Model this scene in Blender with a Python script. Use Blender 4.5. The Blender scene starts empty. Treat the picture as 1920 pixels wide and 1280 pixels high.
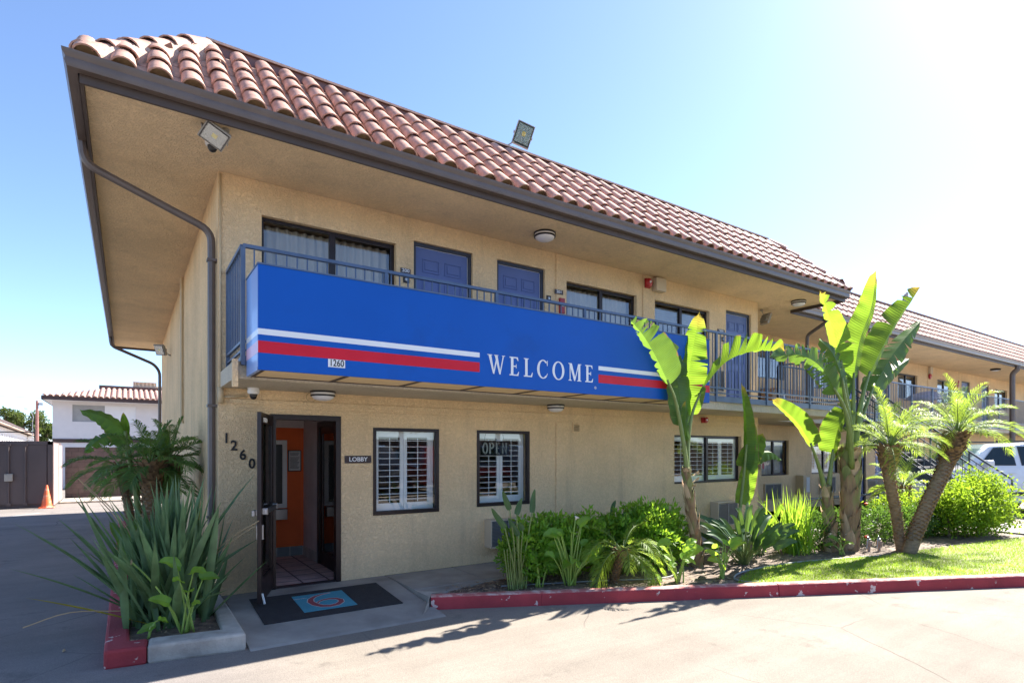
import bpy, bmesh, math, random
import numpy as np
from mathutils import Vector, Matrix
random.seed(7); rng = np.random.default_rng(7)
R = math.radians
sc = bpy.context.scene
COL = sc.collection
V = Vector

# ------------------------------------------------------------------ materials
def newmat(name):
    m = bpy.data.materials.new(name); m.use_nodes = True
    nt = m.node_tree; nt.nodes.clear()
    return m, nt, nt.nodes, nt.links
def N(nodes, t, **kw):
    n = nodes.new(t)
    for k, v in kw.items():
        if k in n.inputs: n.inputs[k].default_value = v
        else: setattr(n, k, v)
    return n
def rgba(c): return (c[0], c[1], c[2], 1)
def mat(name, base, rough=.7, metal=0, spec=.5, var=.12, vscale=3, bump=0, bscale=60, fine=.0, fscale=200, coat=0, dirt=None, dscale=1.2, dlo=.5, dhi=.7, stretch=(1,1,1)):
    m, nt, ns, ln = newmat(name)
    out = N(ns, 'ShaderNodeOutputMaterial'); b = N(ns, 'ShaderNodeBsdfPrincipled')
    b.inputs['Roughness'].default_value = rough; b.inputs['Metallic'].default_value = metal
    b.inputs['Specular IOR Level'].default_value = spec; b.inputs['Coat Weight'].default_value = coat
    ln.new(b.outputs[0], out.inputs[0])
    tc = N(ns, 'ShaderNodeTexCoord'); mp = N(ns, 'ShaderNodeMapping'); mp.inputs['Scale'].default_value = stretch
    ln.new(tc.outputs['Object'], mp.inputs[0]); co = mp.outputs[0]
    n1 = N(ns, 'ShaderNodeTexNoise', Scale=vscale, Detail=6.0, Roughness=.6); ln.new(co, n1.inputs[0])
    r1 = N(ns, 'ShaderNodeMapRange'); r1.inputs['From Min'].default_value = .3; r1.inputs['From Max'].default_value = .7
    r1.inputs['To Min'].default_value = 1-var; r1.inputs['To Max'].default_value = 1+var
    ln.new(n1.outputs[0], r1.inputs[0]); val = r1.outputs[0]
    if fine:
        n2 = N(ns, 'ShaderNodeTexNoise', Scale=fscale, Detail=3.0); ln.new(co, n2.inputs[0])
        r2 = N(ns, 'ShaderNodeMapRange'); r2.inputs['From Min'].default_value = .3; r2.inputs['From Max'].default_value = .7
        r2.inputs['To Min'].default_value = 1-fine; r2.inputs['To Max'].default_value = 1+fine
        ln.new(n2.outputs[0], r2.inputs[0])
        mm = N(ns, 'ShaderNodeMath', operation='MULTIPLY'); ln.new(val, mm.inputs[0]); ln.new(r2.outputs[0], mm.inputs[1]); val = mm.outputs[0]
    vm = N(ns, 'ShaderNodeVectorMath', operation='SCALE'); ln.new(val, vm.inputs['Scale'])
    if dirt:
        n3 = N(ns, 'ShaderNodeTexNoise', Scale=dscale, Detail=8.0, Roughness=.65); ln.new(co, n3.inputs[0])
        cr = N(ns, 'ShaderNodeMapRange'); cr.inputs['From Min'].default_value = dlo; cr.inputs['From Max'].default_value = dhi
        ln.new(n3.outputs[0], cr.inputs[0])
        mx = N(ns, 'ShaderNodeMix', data_type='RGBA'); ln.new(cr.outputs[0], mx.inputs[0])
        mx.inputs[6].default_value = rgba(base); mx.inputs[7].default_value = rgba(dirt)
        ln.new(mx.outputs[2], vm.inputs[0])
    else: vm.inputs[0].default_value = base
    ln.new(vm.outputs[0], b.inputs['Base Color'])
    if bump:
        nb = N(ns, 'ShaderNodeTexNoise', Scale=bscale, Detail=4.0, Roughness=.6); ln.new(co, nb.inputs[0])
        bp = N(ns, 'ShaderNodeBump', Distance=.01, Strength=bump); ln.new(nb.outputs[0], bp.inputs['Height']); ln.new(bp.outputs[0], b.inputs['Normal'])
    m['b'] = 1
    return m
def stucco(name, base, bs=30, strength=1.0, dirtcol=None):
    m, nt, ns, ln = newmat(name)
    out = N(ns, 'ShaderNodeOutputMaterial'); b = N(ns, 'ShaderNodeBsdfPrincipled', Roughness=.92)
    b.inputs['Specular IOR Level'].default_value = .2
    ln.new(b.outputs[0], out.inputs[0]); tc = N(ns, 'ShaderNodeTexCoord')
    v = N(ns, 'ShaderNodeTexNoise', Scale=bs, Detail=3.0, Roughness=.55, Distortion=1.2); ln.new(tc.outputs['Object'], v.inputs[0])
    r = N(ns, 'ShaderNodeMapRange'); r.inputs['From Min'].default_value = .42; r.inputs['From Max'].default_value = .58; ln.new(v.outputs[0], r.inputs[0])
    n = N(ns, 'ShaderNodeTexNoise', Scale=160.0, Detail=2.0); ln.new(tc.outputs['Object'], n.inputs[0])
    a = N(ns, 'ShaderNodeMath', operation='MULTIPLY_ADD'); a.inputs[1].default_value = .35; ln.new(n.outputs[0], a.inputs[0]); ln.new(r.outputs[0], a.inputs[2])
    bp = N(ns, 'ShaderNodeBump', Distance=.006, Strength=strength); ln.new(a.outputs[0], bp.inputs['Height']); ln.new(bp.outputs[0], b.inputs['Normal'])
    big = N(ns, 'ShaderNodeTexNoise', Scale=.9, Detail=7.0, Roughness=.6); ln.new(tc.outputs['Object'], big.inputs[0])
    rb = N(ns, 'ShaderNodeMapRange'); rb.inputs['From Min'].default_value = .3; rb.inputs['From Max'].default_value = .7; rb.inputs['To Min'].default_value = .86; rb.inputs['To Max'].default_value = 1.08; ln.new(big.outputs[0], rb.inputs[0])
    # tone follows the relief: low parts darker, high parts lighter
    rc = N(ns, 'ShaderNodeMapRange'); rc.inputs['From Min'].default_value = .0; rc.inputs['From Max'].default_value = 1.; rc.inputs['To Min'].default_value = .93; rc.inputs['To Max'].default_value = 1.04; ln.new(r.outputs[0], rc.inputs[0])
    mu = N(ns, 'ShaderNodeMath', operation='MULTIPLY'); ln.new(rb.outputs[0], mu.inputs[0]); ln.new(rc.outputs[0], mu.inputs[1])
    st = N(ns, 'ShaderNodeMapping'); st.inputs['Scale'].default_value = (2.2, 2.2, .25); ln.new(tc.outputs['Object'], st.inputs[0])
    sn = N(ns, 'ShaderNodeTexNoise', Scale=1.6, Detail=6.0, Roughness=.7); ln.new(st.outputs[0], sn.inputs[0])
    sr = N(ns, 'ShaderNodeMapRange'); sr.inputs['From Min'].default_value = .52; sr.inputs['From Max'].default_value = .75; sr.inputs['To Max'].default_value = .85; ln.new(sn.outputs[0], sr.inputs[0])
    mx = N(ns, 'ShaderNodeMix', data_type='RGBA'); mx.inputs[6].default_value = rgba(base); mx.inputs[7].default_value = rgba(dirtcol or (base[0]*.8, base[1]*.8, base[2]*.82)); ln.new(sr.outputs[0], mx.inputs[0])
    vm = N(ns, 'ShaderNodeVectorMath', operation='SCALE'); ln.new(mx.outputs[2], vm.inputs[0]); ln.new(mu.outputs[0], vm.inputs['Scale']); ln.new(vm.outputs[0], b.inputs['Base Color'])
    return m
def leafmat(name, dif, trans, tmix=.5, rough=.45, gl=.06, var=.3, vs=4, rib=0, tipcol=None):
    m, nt, ns, ln = newmat(name)
    out = N(ns, 'ShaderNodeOutputMaterial'); d = N(ns, 'ShaderNodeBsdfDiffuse'); t = N(ns, 'ShaderNodeBsdfTranslucent'); g = N(ns, 'ShaderNodeBsdfGlossy', Roughness=rough)
    tc = N(ns, 'ShaderNodeTexCoord'); n = N(ns, 'ShaderNodeTexNoise', Scale=vs, Detail=3.0); ln.new(tc.outputs['Object'], n.inputs[0])
    r = N(ns, 'ShaderNodeMapRange'); r.inputs['From Min'].default_value = .3; r.inputs['From Max'].default_value = .7; r.inputs['To Min'].default_value = 1-var; r.inputs['To Max'].default_value = 1+var; ln.new(n.outputs[0], r.inputs[0])
    rsrc = r.outputs[0]
    if rib:
        uvn = N(ns, 'ShaderNodeUVMap'); wn = N(ns, 'ShaderNodeTexWave', Scale=rib*1.3, Distortion=1.2); wn.bands_direction = 'Y'; ln.new(uvn.outputs[0], wn.inputs[0])
        wr = N(ns, 'ShaderNodeMapRange'); wr.inputs['To Min'].default_value = .82; wr.inputs['To Max'].default_value = 1.12; ln.new(wn.outputs[1], wr.inputs[0])
        wm = N(ns, 'ShaderNodeMath', operation='MULTIPLY'); ln.new(rsrc, wm.inputs[0]); ln.new(wr.outputs[0], wm.inputs[1]); rsrc = wm.outputs[0]
    for s, c in ((d, dif), (t, trans)):
        vm = N(ns, 'ShaderNodeVectorMath', operation='SCALE'); vm.inputs[0].default_value = c; ln.new(rsrc, vm.inputs['Scale'])
        src = vm.outputs[0]
        if tipcol:
            uv = N(ns, 'ShaderNodeUVMap'); sp = N(ns, 'ShaderNodeSeparateXYZ'); ln.new(uv.outputs[0], sp.inputs[0])
            nn = N(ns, 'ShaderNodeMath', operation='MULTIPLY_ADD'); nn.inputs[1].default_value = .25; ln.new(n.outputs[0], nn.inputs[0]); ln.new(sp.outputs[1], nn.inputs[2])
            rr = N(ns, 'ShaderNodeMapRange'); rr.inputs['From Min'].default_value = .97; rr.inputs['From Max'].default_value = 1.1; ln.new(nn.outputs[0], rr.inputs[0])
            mx = N(ns, 'ShaderNodeMix', data_type='RGBA'); ln.new(rr.outputs[0], mx.inputs[0]); ln.new(src, mx.inputs[6]); mx.inputs[7].default_value = rgba(tipcol); src = mx.outputs[2]
        if rib:
            eu = N(ns, 'ShaderNodeSeparateXYZ'); ln.new(uvn.outputs[0], eu.inputs[0]); en = N(ns, 'ShaderNodeTexNoise', Scale=9.0, Detail=4.0); ln.new(tc.outputs['Object'], en.inputs[0])
            ea = N(ns, 'ShaderNodeMath', operation='MULTIPLY_ADD'); ea.inputs[1].default_value = .5; ln.new(en.outputs[0], ea.inputs[0]); ln.new(eu.outputs[0], ea.inputs[2])
            er = N(ns, 'ShaderNodeMapRange'); er.inputs['From Min'].default_value = 1.22; er.inputs['From Max'].default_value = 1.27; ln.new(ea.outputs[0], er.inputs[0])
            em = N(ns, 'ShaderNodeMix', data_type='RGBA'); ln.new(er.outputs[0], em.inputs[0]); ln.new(src, em.inputs[6]); em.inputs[7].default_value = rgba((.34, .22, .08)); src = em.outputs[2]
        ln.new(src, s.inputs[0])
    m1 = N(ns, 'ShaderNodeMixShader', Fac=tmix); ln.new(d.outputs[0], m1.inputs[1]); ln.new(t.outputs[0], m1.inputs[2])
    fr = two_sided_fresnel(ns, ln, 1.35); ad = N(ns, 'ShaderNodeMath', operation='MULTIPLY_ADD'); ad.inputs[1].default_value = .13; ad.inputs[2].default_value = gl*.25; ln.new(fr.outputs[0], ad.inputs[0])
    m2 = N(ns, 'ShaderNodeMixShader'); ln.new(ad.outputs[0], m2.inputs[0]); ln.new(m1.outputs[0], m2.inputs[1]); ln.new(g.outputs[0], m2.inputs[2])
    ln.new(m2.outputs[0], out.inputs[0])
    if rib:
        uv = N(ns, 'ShaderNodeUVMap'); w = N(ns, 'ShaderNodeTexWave', Scale=rib, Distortion=.4); w.bands_direction = 'Y'; ln.new(uv.outputs[0], w.inputs[0])
        bp = N(ns, 'ShaderNodeBump', Distance=.004, Strength=.5); ln.new(w.outputs[1] if len(w.outputs) > 1 else w.outputs[0], bp.inputs['Height'])
        for s in (d, t, g): ln.new(bp.outputs[0], s.inputs['Normal'])
    return m
def two_sided_fresnel(ns, ln, ior):
    # a single sheet shows the same reflectance from either side
    fr = N(ns, 'ShaderNodeFresnel'); ge = N(ns, 'ShaderNodeNewGeometry'); mr = N(ns, 'ShaderNodeMapRange'); mr.inputs['To Min'].default_value = ior; mr.inputs['To Max'].default_value = 1/ior
    ln.new(ge.outputs['Backfacing'], mr.inputs[0]); ln.new(mr.outputs[0], fr.inputs['IOR']); return fr
def glassmat(name, tint=(.94, .96, .95), refl=.06, rough=.0, ior=1.5):
    m, nt, ns, ln = newmat(name)
    out = N(ns, 'ShaderNodeOutputMaterial'); t = N(ns, 'ShaderNodeBsdfTransparent', Color=rgba(tint)); g = N(ns, 'ShaderNodeBsdfGlossy', Roughness=rough)
    fr = two_sided_fresnel(ns, ln, ior); ad = N(ns, 'ShaderNodeMath', operation='ADD', use_clamp=True); ad.inputs[1].default_value = refl; ln.new(fr.outputs[0], ad.inputs[0])
    mx = N(ns, 'ShaderNodeMixShader'); ln.new(ad.outputs[0], mx.inputs[0]); ln.new(t.outputs[0], mx.inputs[1]); ln.new(g.outputs[0], mx.inputs[2]); ln.new(mx.outputs[0], out.inputs[0])
    return m
def patchmat(name, ca, cb, scale=6, lo=.55, hi=.6, rough=.8, bump=.4, bscale=40, var=.15, third=None):
    m, nt, ns, ln = newmat(name)
    out = N(ns, 'ShaderNodeOutputMaterial'); b = N(ns, 'ShaderNodeBsdfPrincipled', Roughness=rough); ln.new(b.outputs[0], out.inputs[0])
    tc = N(ns, 'ShaderNodeTexCoord')
    n = N(ns, 'ShaderNodeTexNoise', Scale=scale, Detail=8.0, Roughness=.6); ln.new(tc.outputs['Object'], n.inputs[0])
    r = N(ns, 'ShaderNodeMapRange'); r.inputs['From Min'].default_value = lo; r.inputs['From Max'].default_value = hi; ln.new(n.outputs[0], r.inputs[0])
    mx = N(ns, 'ShaderNodeMix', data_type='RGBA'); mx.inputs[6].default_value = rgba(ca); mx.inputs[7].default_value = rgba(cb); ln.new(r.outputs[0], mx.inputs[0])
    n2 = N(ns, 'ShaderNodeTexNoise', Scale=2.5, Detail=6.0); ln.new(tc.outputs['Object'], n2.inputs[0])
    r2 = N(ns, 'ShaderNodeMapRange'); r2.inputs['From Min'].default_value = .3; r2.inputs['From Max'].default_value = .7; r2.inputs['To Min'].default_value = 1-var; r2.inputs['To Max'].default_value = 1+var; ln.new(n2.outputs[0], r2.inputs[0])
    vm = N(ns, 'ShaderNodeVectorMath', operation='SCALE'); ln.new(mx.outputs[2], vm.inputs[0]); ln.new(r2.outputs[0], vm.inputs['Scale']); ln.new(vm.outputs[0], b.inputs['Base Color'])
    nb = N(ns, 'ShaderNodeTexNoise', Scale=bscale, Detail=5.0); ln.new(tc.outputs['Object'], nb.inputs[0])
    bp = N(ns, 'ShaderNodeBump', Distance=.008, Strength=bump); ln.new(nb.outputs[0], bp.inputs['Height']); ln.new(bp.outputs[0], b.inputs['Normal'])
    return m

M = {}
M['wall'] = stucco('wall_stucco', (.86, .63, .37))
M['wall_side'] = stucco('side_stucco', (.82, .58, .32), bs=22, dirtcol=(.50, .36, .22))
M['soffit'] = stucco('soffit_stucco', (.84, .64, .40), bs=28)
M['slabfront'] = stucco('slab_stucco', (.62, .54, .41))
M['gutter'] = mat('gutter_paint', (.115, .088, .075), .42, var=.12, vscale=5, fine=.05)
M['gutter_rear'] = mat('rear_gutter_paint', (.2, .17, .15), .45, var=.1)
M['fascia'] = mat('fascia_paint', (.07, .052, .046), .6, var=.15)
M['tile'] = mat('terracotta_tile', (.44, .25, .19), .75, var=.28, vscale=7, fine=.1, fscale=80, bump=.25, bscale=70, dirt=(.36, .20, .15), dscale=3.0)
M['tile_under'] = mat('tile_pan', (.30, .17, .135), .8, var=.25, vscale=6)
M['mortar'] = mat('mortar', (.5, .34, .26), .9, var=.2, vscale=20, bump=.8, bscale=40)
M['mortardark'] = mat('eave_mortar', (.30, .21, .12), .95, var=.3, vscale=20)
M['cap'] = mat('ridge_cap_metal', (.16, .085, .075), .5, var=.15)
M['white_metal'] = mat('white_metal', (.75, .74, .72), .4, var=.04)
M['roofdeck'] = mat('roof_deck', (.4, .38, .35), .9)
M['blue'] = mat('sign_blue', (.001, .082, .40), .42, spec=.25, var=.05, vscale=1.2, bump=.25, bscale=1.3, dirt=(.004, .065, .30), dscale=1.1, dlo=.55, dhi=.8)
M['white'] = mat('sign_white', (.74, .74, .74), .25, var=.03, coat=.3)
M['glareblue'] = mat('blue_with_glare', (.20, .34, .66), .3, var=.06, coat=.2)  # pale tone paints the grazing sky glare on the sign's end panel
M['glarered'] = mat('red_with_glare', (.66, .40, .52), .3, var=.05)  # red stripe paled by the same painted glare
M['red'] = mat('sign_red', (.56, .010, .03), .4, spec=.25, var=.06, vscale=3)
M['black'] = mat('black_paint', (.012, .011, .012), .5, var=.1)
M['bronze'] = mat('dark_bronze_frame', (.022, .013, .013), .35, var=.15, metal=.3)
M['plaque'] = mat('plaque_brown', (.035, .016, .014), .4)
M['railblue'] = mat('rail_blue', (.085, .125, .20), .45, var=.15, vscale=5, fine=.05)
M['raildark'] = mat('rail_charcoal', (.06, .075, .095), .45, var=.15)
M['doorblue'] = mat('door_blue', (.085, .13, .33), .45, var=.06)
M['doorframe'] = mat('door_frame_navy', (.025, .032, .055), .45, var=.1)
M['glass'] = glassmat('window_glass', refl=.07)
M['glass_up'] = glassmat('upper_glass', (.85, .88, .9), refl=.1)
M['glass_dark'] = glassmat('tinted_glass', (.25, .3, .3), refl=.1)
M['curtain'] = mat('curtain_beige', (.50, .44, .34), .9, var=.06)
M['shutter'] = mat('shutter_white', (.78, .80, .82), .5, var=.03)
M['interior'] = mat('interior_dark', (.10, .06, .05), .8)
M['orange'] = mat('orange_wall', (.85, .15, .03), .75, var=.08, bump=.3, bscale=60)
M['greywall'] = mat('vestibule_grey', (.68, .60, .58), .7)
M['offwhite'] = mat('vestibule_white', (.85, .83, .80), .6)
M['steel'] = mat('steel', (.35, .35, .36), .3, metal=.9, var=.1)
M['paper'] = mat('paper', (.68, .66, .64), .8)
M['beige'] = mat('beige_metal', (.55, .46, .34), .55, var=.05)
M['conduit'] = mat('conduit_beige', (.55, .42, .25), .6, var=.06)
M['grille'] = mat('ac_grille', (.30, .31, .33), .45, metal=.6)
M['alarm'] = mat('alarm_red', (.36, .012, .02), .35)
M['lens'] = mat('lamp_lens', (.72, .72, .76), .3, coat=.3)
M['lampblack'] = mat('lamp_black', (.015, .014, .016), .35)
M['flood'] = mat('flood_housing', (.34, .31, .27), .5, metal=.2)
M['neon'] = mat('unlit_neon', (.38, .42, .38), .4)
M['led'] = mat('led_yellow', (.8, .62, .2), .4)
M['reflector'] = mat('reflector', (.42, .42, .43), .25, metal=.8)
M['concrete'] = patchmat('sidewalk_concrete', (.33, .305, .27), (.22, .2, .18), scale=1.6, lo=.42, hi=.72, bump=.25, bscale=90)
M['kerbgrey'] = patchmat('kerb_concrete', (.46, .42, .36), (.30, .27, .23), scale=4, lo=.4, hi=.65, bump=.6, bscale=60)
M['kerbred'] = patchmat('kerb_red_paint', (.33, .035, .042), (.60, .45, .40), scale=7, lo=.622, hi=.635, bump=.6, bscale=45, var=.22)
M['kerbtop'] = patchmat('kerb_top_worn_paint', (.42, .13, .115), (.58, .42, .36), scale=9, lo=.45, hi=.62, bump=.6, bscale=45, var=.12)
M['mulch'] = patchmat('planting_soil', (.11, .075, .055), (.22, .16, .115), scale=9, lo=.4, hi=.6, bump=1, bscale=50, var=.3)
M['chip'] = mat('dry_litter', (.33, .23, .15), .9, var=.5, vscale=12)
M['lawn'] = patchmat('lawn_base', (.16, .20, .03), (.24, .26, .05), scale=9, lo=.35, hi=.7, bump=1, bscale=80)
M['grass'] = leafmat('grass_blade', (.14, .24, .03), (.42, .60, .06), .45, gl=.02, vs=2.5, var=.35)
M['matblack'] = mat('door_mat', (.03, .028, .03), .95, var=.2, vscale=8, fine=.4, fscale=300, bump=.6, bscale=250)
M['teal'] = mat('mat_teal', (.06, .26, .34), .95, fine=.25, fscale=300)
M['matred'] = mat('mat_red', (.28, .06, .07), .95, fine=.3, fscale=300)
M['matgrey'] = mat('mat_outline', (.5, .5, .5), .95)
M['bananaleaf'] = leafmat('banana_leaf', (.065, .135, .028), (.36, .60, .04), .55, rough=.42, gl=.05, var=.18, vs=3, rib=14, tipcol=(.55, .42, .06))
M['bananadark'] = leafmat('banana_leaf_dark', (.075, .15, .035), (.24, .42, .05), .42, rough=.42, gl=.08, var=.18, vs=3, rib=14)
M['petiole'] = mat('petiole_green', (.17, .22, .06), .5, var=.2, vscale=6, stretch=(4, 4, .6))
M['frondstem'] = mat('frond_stem', (.13, .20, .04), .6)
M['sheath'] = mat('old_sheath', (.30, .19, .10), .85, var=.35, vscale=6, bump=.8, bscale=40, stretch=(3, 3, .7), dirt=(.16, .17, .05), dscale=3, dlo=.5, dhi=.65)
M['sheath_pale'] = mat('pale_sheath', (.46, .33, .20), .85, var=.3, vscale=6, bump=.6, bscale=40, stretch=(3, 3, .7))
M['sheath_green'] = mat('green_sheath', (.20, .22, .07), .6, var=.3, vscale=6, stretch=(3, 3, .7))
M['palmtrunk'] = mat('palm_trunk', (.25, .17, .10), .95, var=.35, vscale=10, bump=1, bscale=35, stretch=(1, 1, 3))
M['palmboot'] = mat('palm_boots', (.23, .135, .065), .95, var=.4, vscale=14)
M['darkband'] = mat('bark_dark_ring', (.05, .035, .04), .9, var=.2)
M['frond'] = leafmat('palm_frond', (.13, .22, .035), (.52, .70, .07), .5, gl=.05, vs=3)
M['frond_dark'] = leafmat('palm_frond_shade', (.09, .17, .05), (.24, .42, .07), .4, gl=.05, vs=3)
M['hedge'] = leafmat('hedge_leaf', (.12, .25, .03), (.45, .72, .05), .45, gl=.05, vs=6, var=.35)
M['hedge_dark'] = leafmat('jasmine_leaf', (.045, .10, .025), (.16, .30, .04), .4, gl=.07, vs=6, var=.4)
M['shrub'] = leafmat('shrub_leaf', (.12, .21, .02), (.40, .58, .04), .5, gl=.04, vs=3, var=.35)
M['treeleaf'] = leafmat('tree_leaf', (.07, .10, .03), (.16, .22, .04), .35, vs=1)
M['palecover'] = mat('pale_blue_cloth', (.42, .46, .68), .8)
M['twig'] = mat('twig', (.18, .12, .08), .9, var=.2)
M['calla'] = leafmat('calla_leaf', (.14, .28, .04), (.55, .80, .07), .5, gl=.07, vs=5, var=.2)
M['callastem'] = mat('calla_stem', (.26, .38, .07), .5, var=.15)
M['flax'] = leafmat('flax_leaf', (.13, .21, .10), (.2, .32, .08), .3, rough=.35, gl=.08, vs=5, var=.3)
M['flaxyellow'] = leafmat('flax_leaf_yellow', (.50, .38, .04), (.45, .38, .04), .3)
M['drystalk'] = mat('dry_stalk', (.42, .30, .16), .9, var=.3)
M['strel'] = leafmat('strelitzia_leaf', (.055, .115, .055), (.22, .38, .05), .35, rough=.42, gl=.08, vs=4, var=.25)
M['flowerpale'] = mat('flower_pale', (.85, .70, .55), .6)
M['flowerwhite'] = mat('flower_white', (.85, .85, .75), .6)
M['flowerred'] = mat('flower_red', (.7, .08, .03), .6)
M['container'] = mat('container_brown', (.095, .07, .068), .6, var=.12, vscale=2, fine=.04, stretch=(1, 1, .4))
M['container_side'] = mat('container_side_sunlit', (.40, .30, .28), .6, var=.1)  # sunlight on this side is put into the lighter colour
M['orangecone'] = mat('cone_orange', (.8, .14, .04), .5, var=.12, dirt=(.75, .55, .45), dscale=6, dlo=.52, dhi=.7)
M['farwhite'] = mat('far_white_wall', (.70, .68, .68), .9, var=.04)
M['fartile'] = mat('far_tile', (.66, .46, .38), .85, var=.15, vscale=6)
M['fartrim'] = mat('far_trim', (.075, .045, .04), .7)
M['blind'] = mat('grey_blind', (.33, .34, .34), .6)
M['fartan'] = mat('far_tan', (.55, .42, .34), .9)
M['carwhite'] = mat('car_white', (.78, .79, .80), .25, var=.02, coat=1)
M['carglass'] = glassmat('car_glass', (.42, .55, .55), refl=.02, ior=1.4)
M['tyre'] = mat('tyre', (.02, .02, .02), .85)
M['rubber'] = mat('car_trim', (.025, .027, .03), .5)
M['hose'] = mat('hose_grey', (.24, .25, .26), .5)
M['sprink'] = mat('valve_tan', (.45, .30, .22), .7)
M['cardboard'] = mat('tan_board', (.55, .33, .2), .9)
M['pole'] = mat('pole_red', (.28, .13, .11), .8)
M['asphalt'] = None

# asphalt: light, worn, with fine aggregate, hairline cracks; left drive toned darker to carry the building's shade
def asphalt():
    m, nt, ns, ln = newmat('asphalt')
    out = N(ns, 'ShaderNodeOutputMaterial'); b = N(ns, 'ShaderNodeBsdfPrincipled', Roughness=.9); b.inputs['Specular IOR Level'].default_value = .25; ln.new(b.outputs[0], out.inputs[0])
    tc = N(ns, 'ShaderNodeTexCoord'); co = tc.outputs['Object']
    f = N(ns, 'ShaderNodeTexNoise', Scale=170.0, Detail=3.0); ln.new(co, f.inputs[0])
    rf = N(ns, 'ShaderNodeMapRange'); rf.inputs['From Min'].default_value = .3; rf.inputs['From Max'].default_value = .7; rf.inputs['To Min'].default_value = .72; rf.inputs['To Max'].default_value = 1.22; ln.new(f.outputs[0], rf.inputs[0])
    g = N(ns, 'ShaderNodeTexNoise', Scale=.8, Detail=8.0, Roughness=.6); ln.new(co, g.inputs[0])
    rg = N(ns, 'ShaderNodeMapRange'); rg.inputs['From Min'].default_value = .3; rg.inputs['From Max'].default_value = .7; rg.inputs['To Min'].default_value = .80; rg.inputs['To Max'].default_value = 1.1; ln.new(g.outputs[0], rg.inputs[0])
    wv = N(ns, 'ShaderNodeTexNoise', Scale=1.2, Detail=4.0); ln.new(co, wv.inputs[0])
    wm = N(ns, 'ShaderNodeMix', data_type='RGBA'); wm.inputs[0].default_value = .14; ln.new(co, wm.inputs[6]); ln.new(wv.outputs[1], wm.inputs[7])
    vo = N(ns, 'ShaderNodeTexVoronoi', Scale=.55, feature='DISTANCE_TO_EDGE'); ln.new(wm.outputs[2], vo.inputs[0])
    rc = N(ns, 'ShaderNodeMapRange'); rc.inputs['From Max'].default_value = .005; rc.inputs['To Min'].default_value = .45; ln.new(vo.outputs[0], rc.inputs[0])
    msk = N(ns, 'ShaderNodeTexNoise', Scale=.5, Detail=3.0); ln.new(co, msk.inputs[0])
    rm = N(ns, 'ShaderNodeMapRange'); rm.inputs['From Min'].default_value = .45; rm.inputs['From Max'].default_value = .6; ln.new(msk.outputs[0], rm.inputs[0])
    ck = N(ns, 'ShaderNodeMix', data_type='FLOAT'); ln.new(rm.outputs[0], ck.inputs[0]); ck.inputs[2].default_value = 1; ln.new(rc.outputs[0], ck.inputs[3])
    a = N(ns, 'ShaderNodeMath', operation='MULTIPLY'); ln.new(rf.outputs[0], a.inputs[0]); ln.new(rg.outputs[0], a.inputs[1])
    a2 = N(ns, 'ShaderNodeMath', operation='MULTIPLY'); ln.new(a.outputs[0], a2.inputs[0]); ln.new(ck.outputs[0], a2.inputs[1])
    # shade on the drive beside the building, painted as a darker left tone
    sp = N(ns, 'ShaderNodeSeparateXYZ'); ln.new(co, sp.inputs[0])
    rx = N(ns, 'ShaderNodeMapRange'); rx.inputs['From Min'].default_value = -.6; rx.inputs['From Max'].default_value = .6; ln.new(sp.outputs[0], rx.inputs[0])
    mx = N(ns, 'ShaderNodeMix', data_type='RGBA'); mx.inputs[6].default_value = rgba((.235, .21, .195)); mx.inputs[7].default_value = rgba((.262, .228, .190)); ln.new(rx.outputs[0], mx.inputs[0])
    sn = N(ns, 'ShaderNodeTexNoise', Scale=1.7, Detail=5.0, Roughness=.7); ln.new(co, sn.inputs[0])
    sr = N(ns, 'ShaderNodeMapRange'); sr.inputs['From Min'].default_value = .60; sr.inputs['From Max'].default_value = .68; sr.inputs['To Min'].default_value = 1; sr.inputs['To Max'].default_value = .78; ln.new(sn.outputs[0], sr.inputs[0])
    sm = N(ns, 'ShaderNodeMapping'); sm.inputs['Rotation'].default_value = (0, 0, .45); sm.inputs['Scale'].default_value = (.35, 3.2, 1); ln.new(co, sm.inputs[0])
    tn = N(ns, 'ShaderNodeTexNoise', Scale=1.3, Detail=7.0, Roughness=.7); ln.new(sm.outputs[0], tn.inputs[0])
    tr = N(ns, 'ShaderNodeMapRange'); tr.inputs['From Min'].default_value = .3; tr.inputs['From Max'].default_value = .7; tr.inputs['To Min'].default_value = .88; tr.inputs['To Max'].default_value = 1.06; ln.new(tn.outputs[0], tr.inputs[0])
    m3 = N(ns, 'ShaderNodeMath', operation='MULTIPLY'); ln.new(sr.outputs[0], m3.inputs[0]); ln.new(tr.outputs[0], m3.inputs[1])
    m4 = N(ns, 'ShaderNodeMath', operation='MULTIPLY'); ln.new(m3.outputs[0], m4.inputs[0]); ln.new(a2.outputs[0], m4.inputs[1]); a2 = m4
    vm = N(ns, 'ShaderNodeVectorMath', operation='SCALE'); ln.new(mx.outputs[2], vm.inputs[0]); ln.new(a2.outputs[0], vm.inputs['Scale']); ln.new(vm.outputs[0], b.inputs['Base Color'])
    bp = N(ns, 'ShaderNodeBump', Distance=.006, Strength=.6); ln.new(f.outputs[0], bp.inputs['Height']); ln.new(bp.outputs[0], b.inputs['Normal'])
    return m
M['asphalt'] = asphalt()
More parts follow.
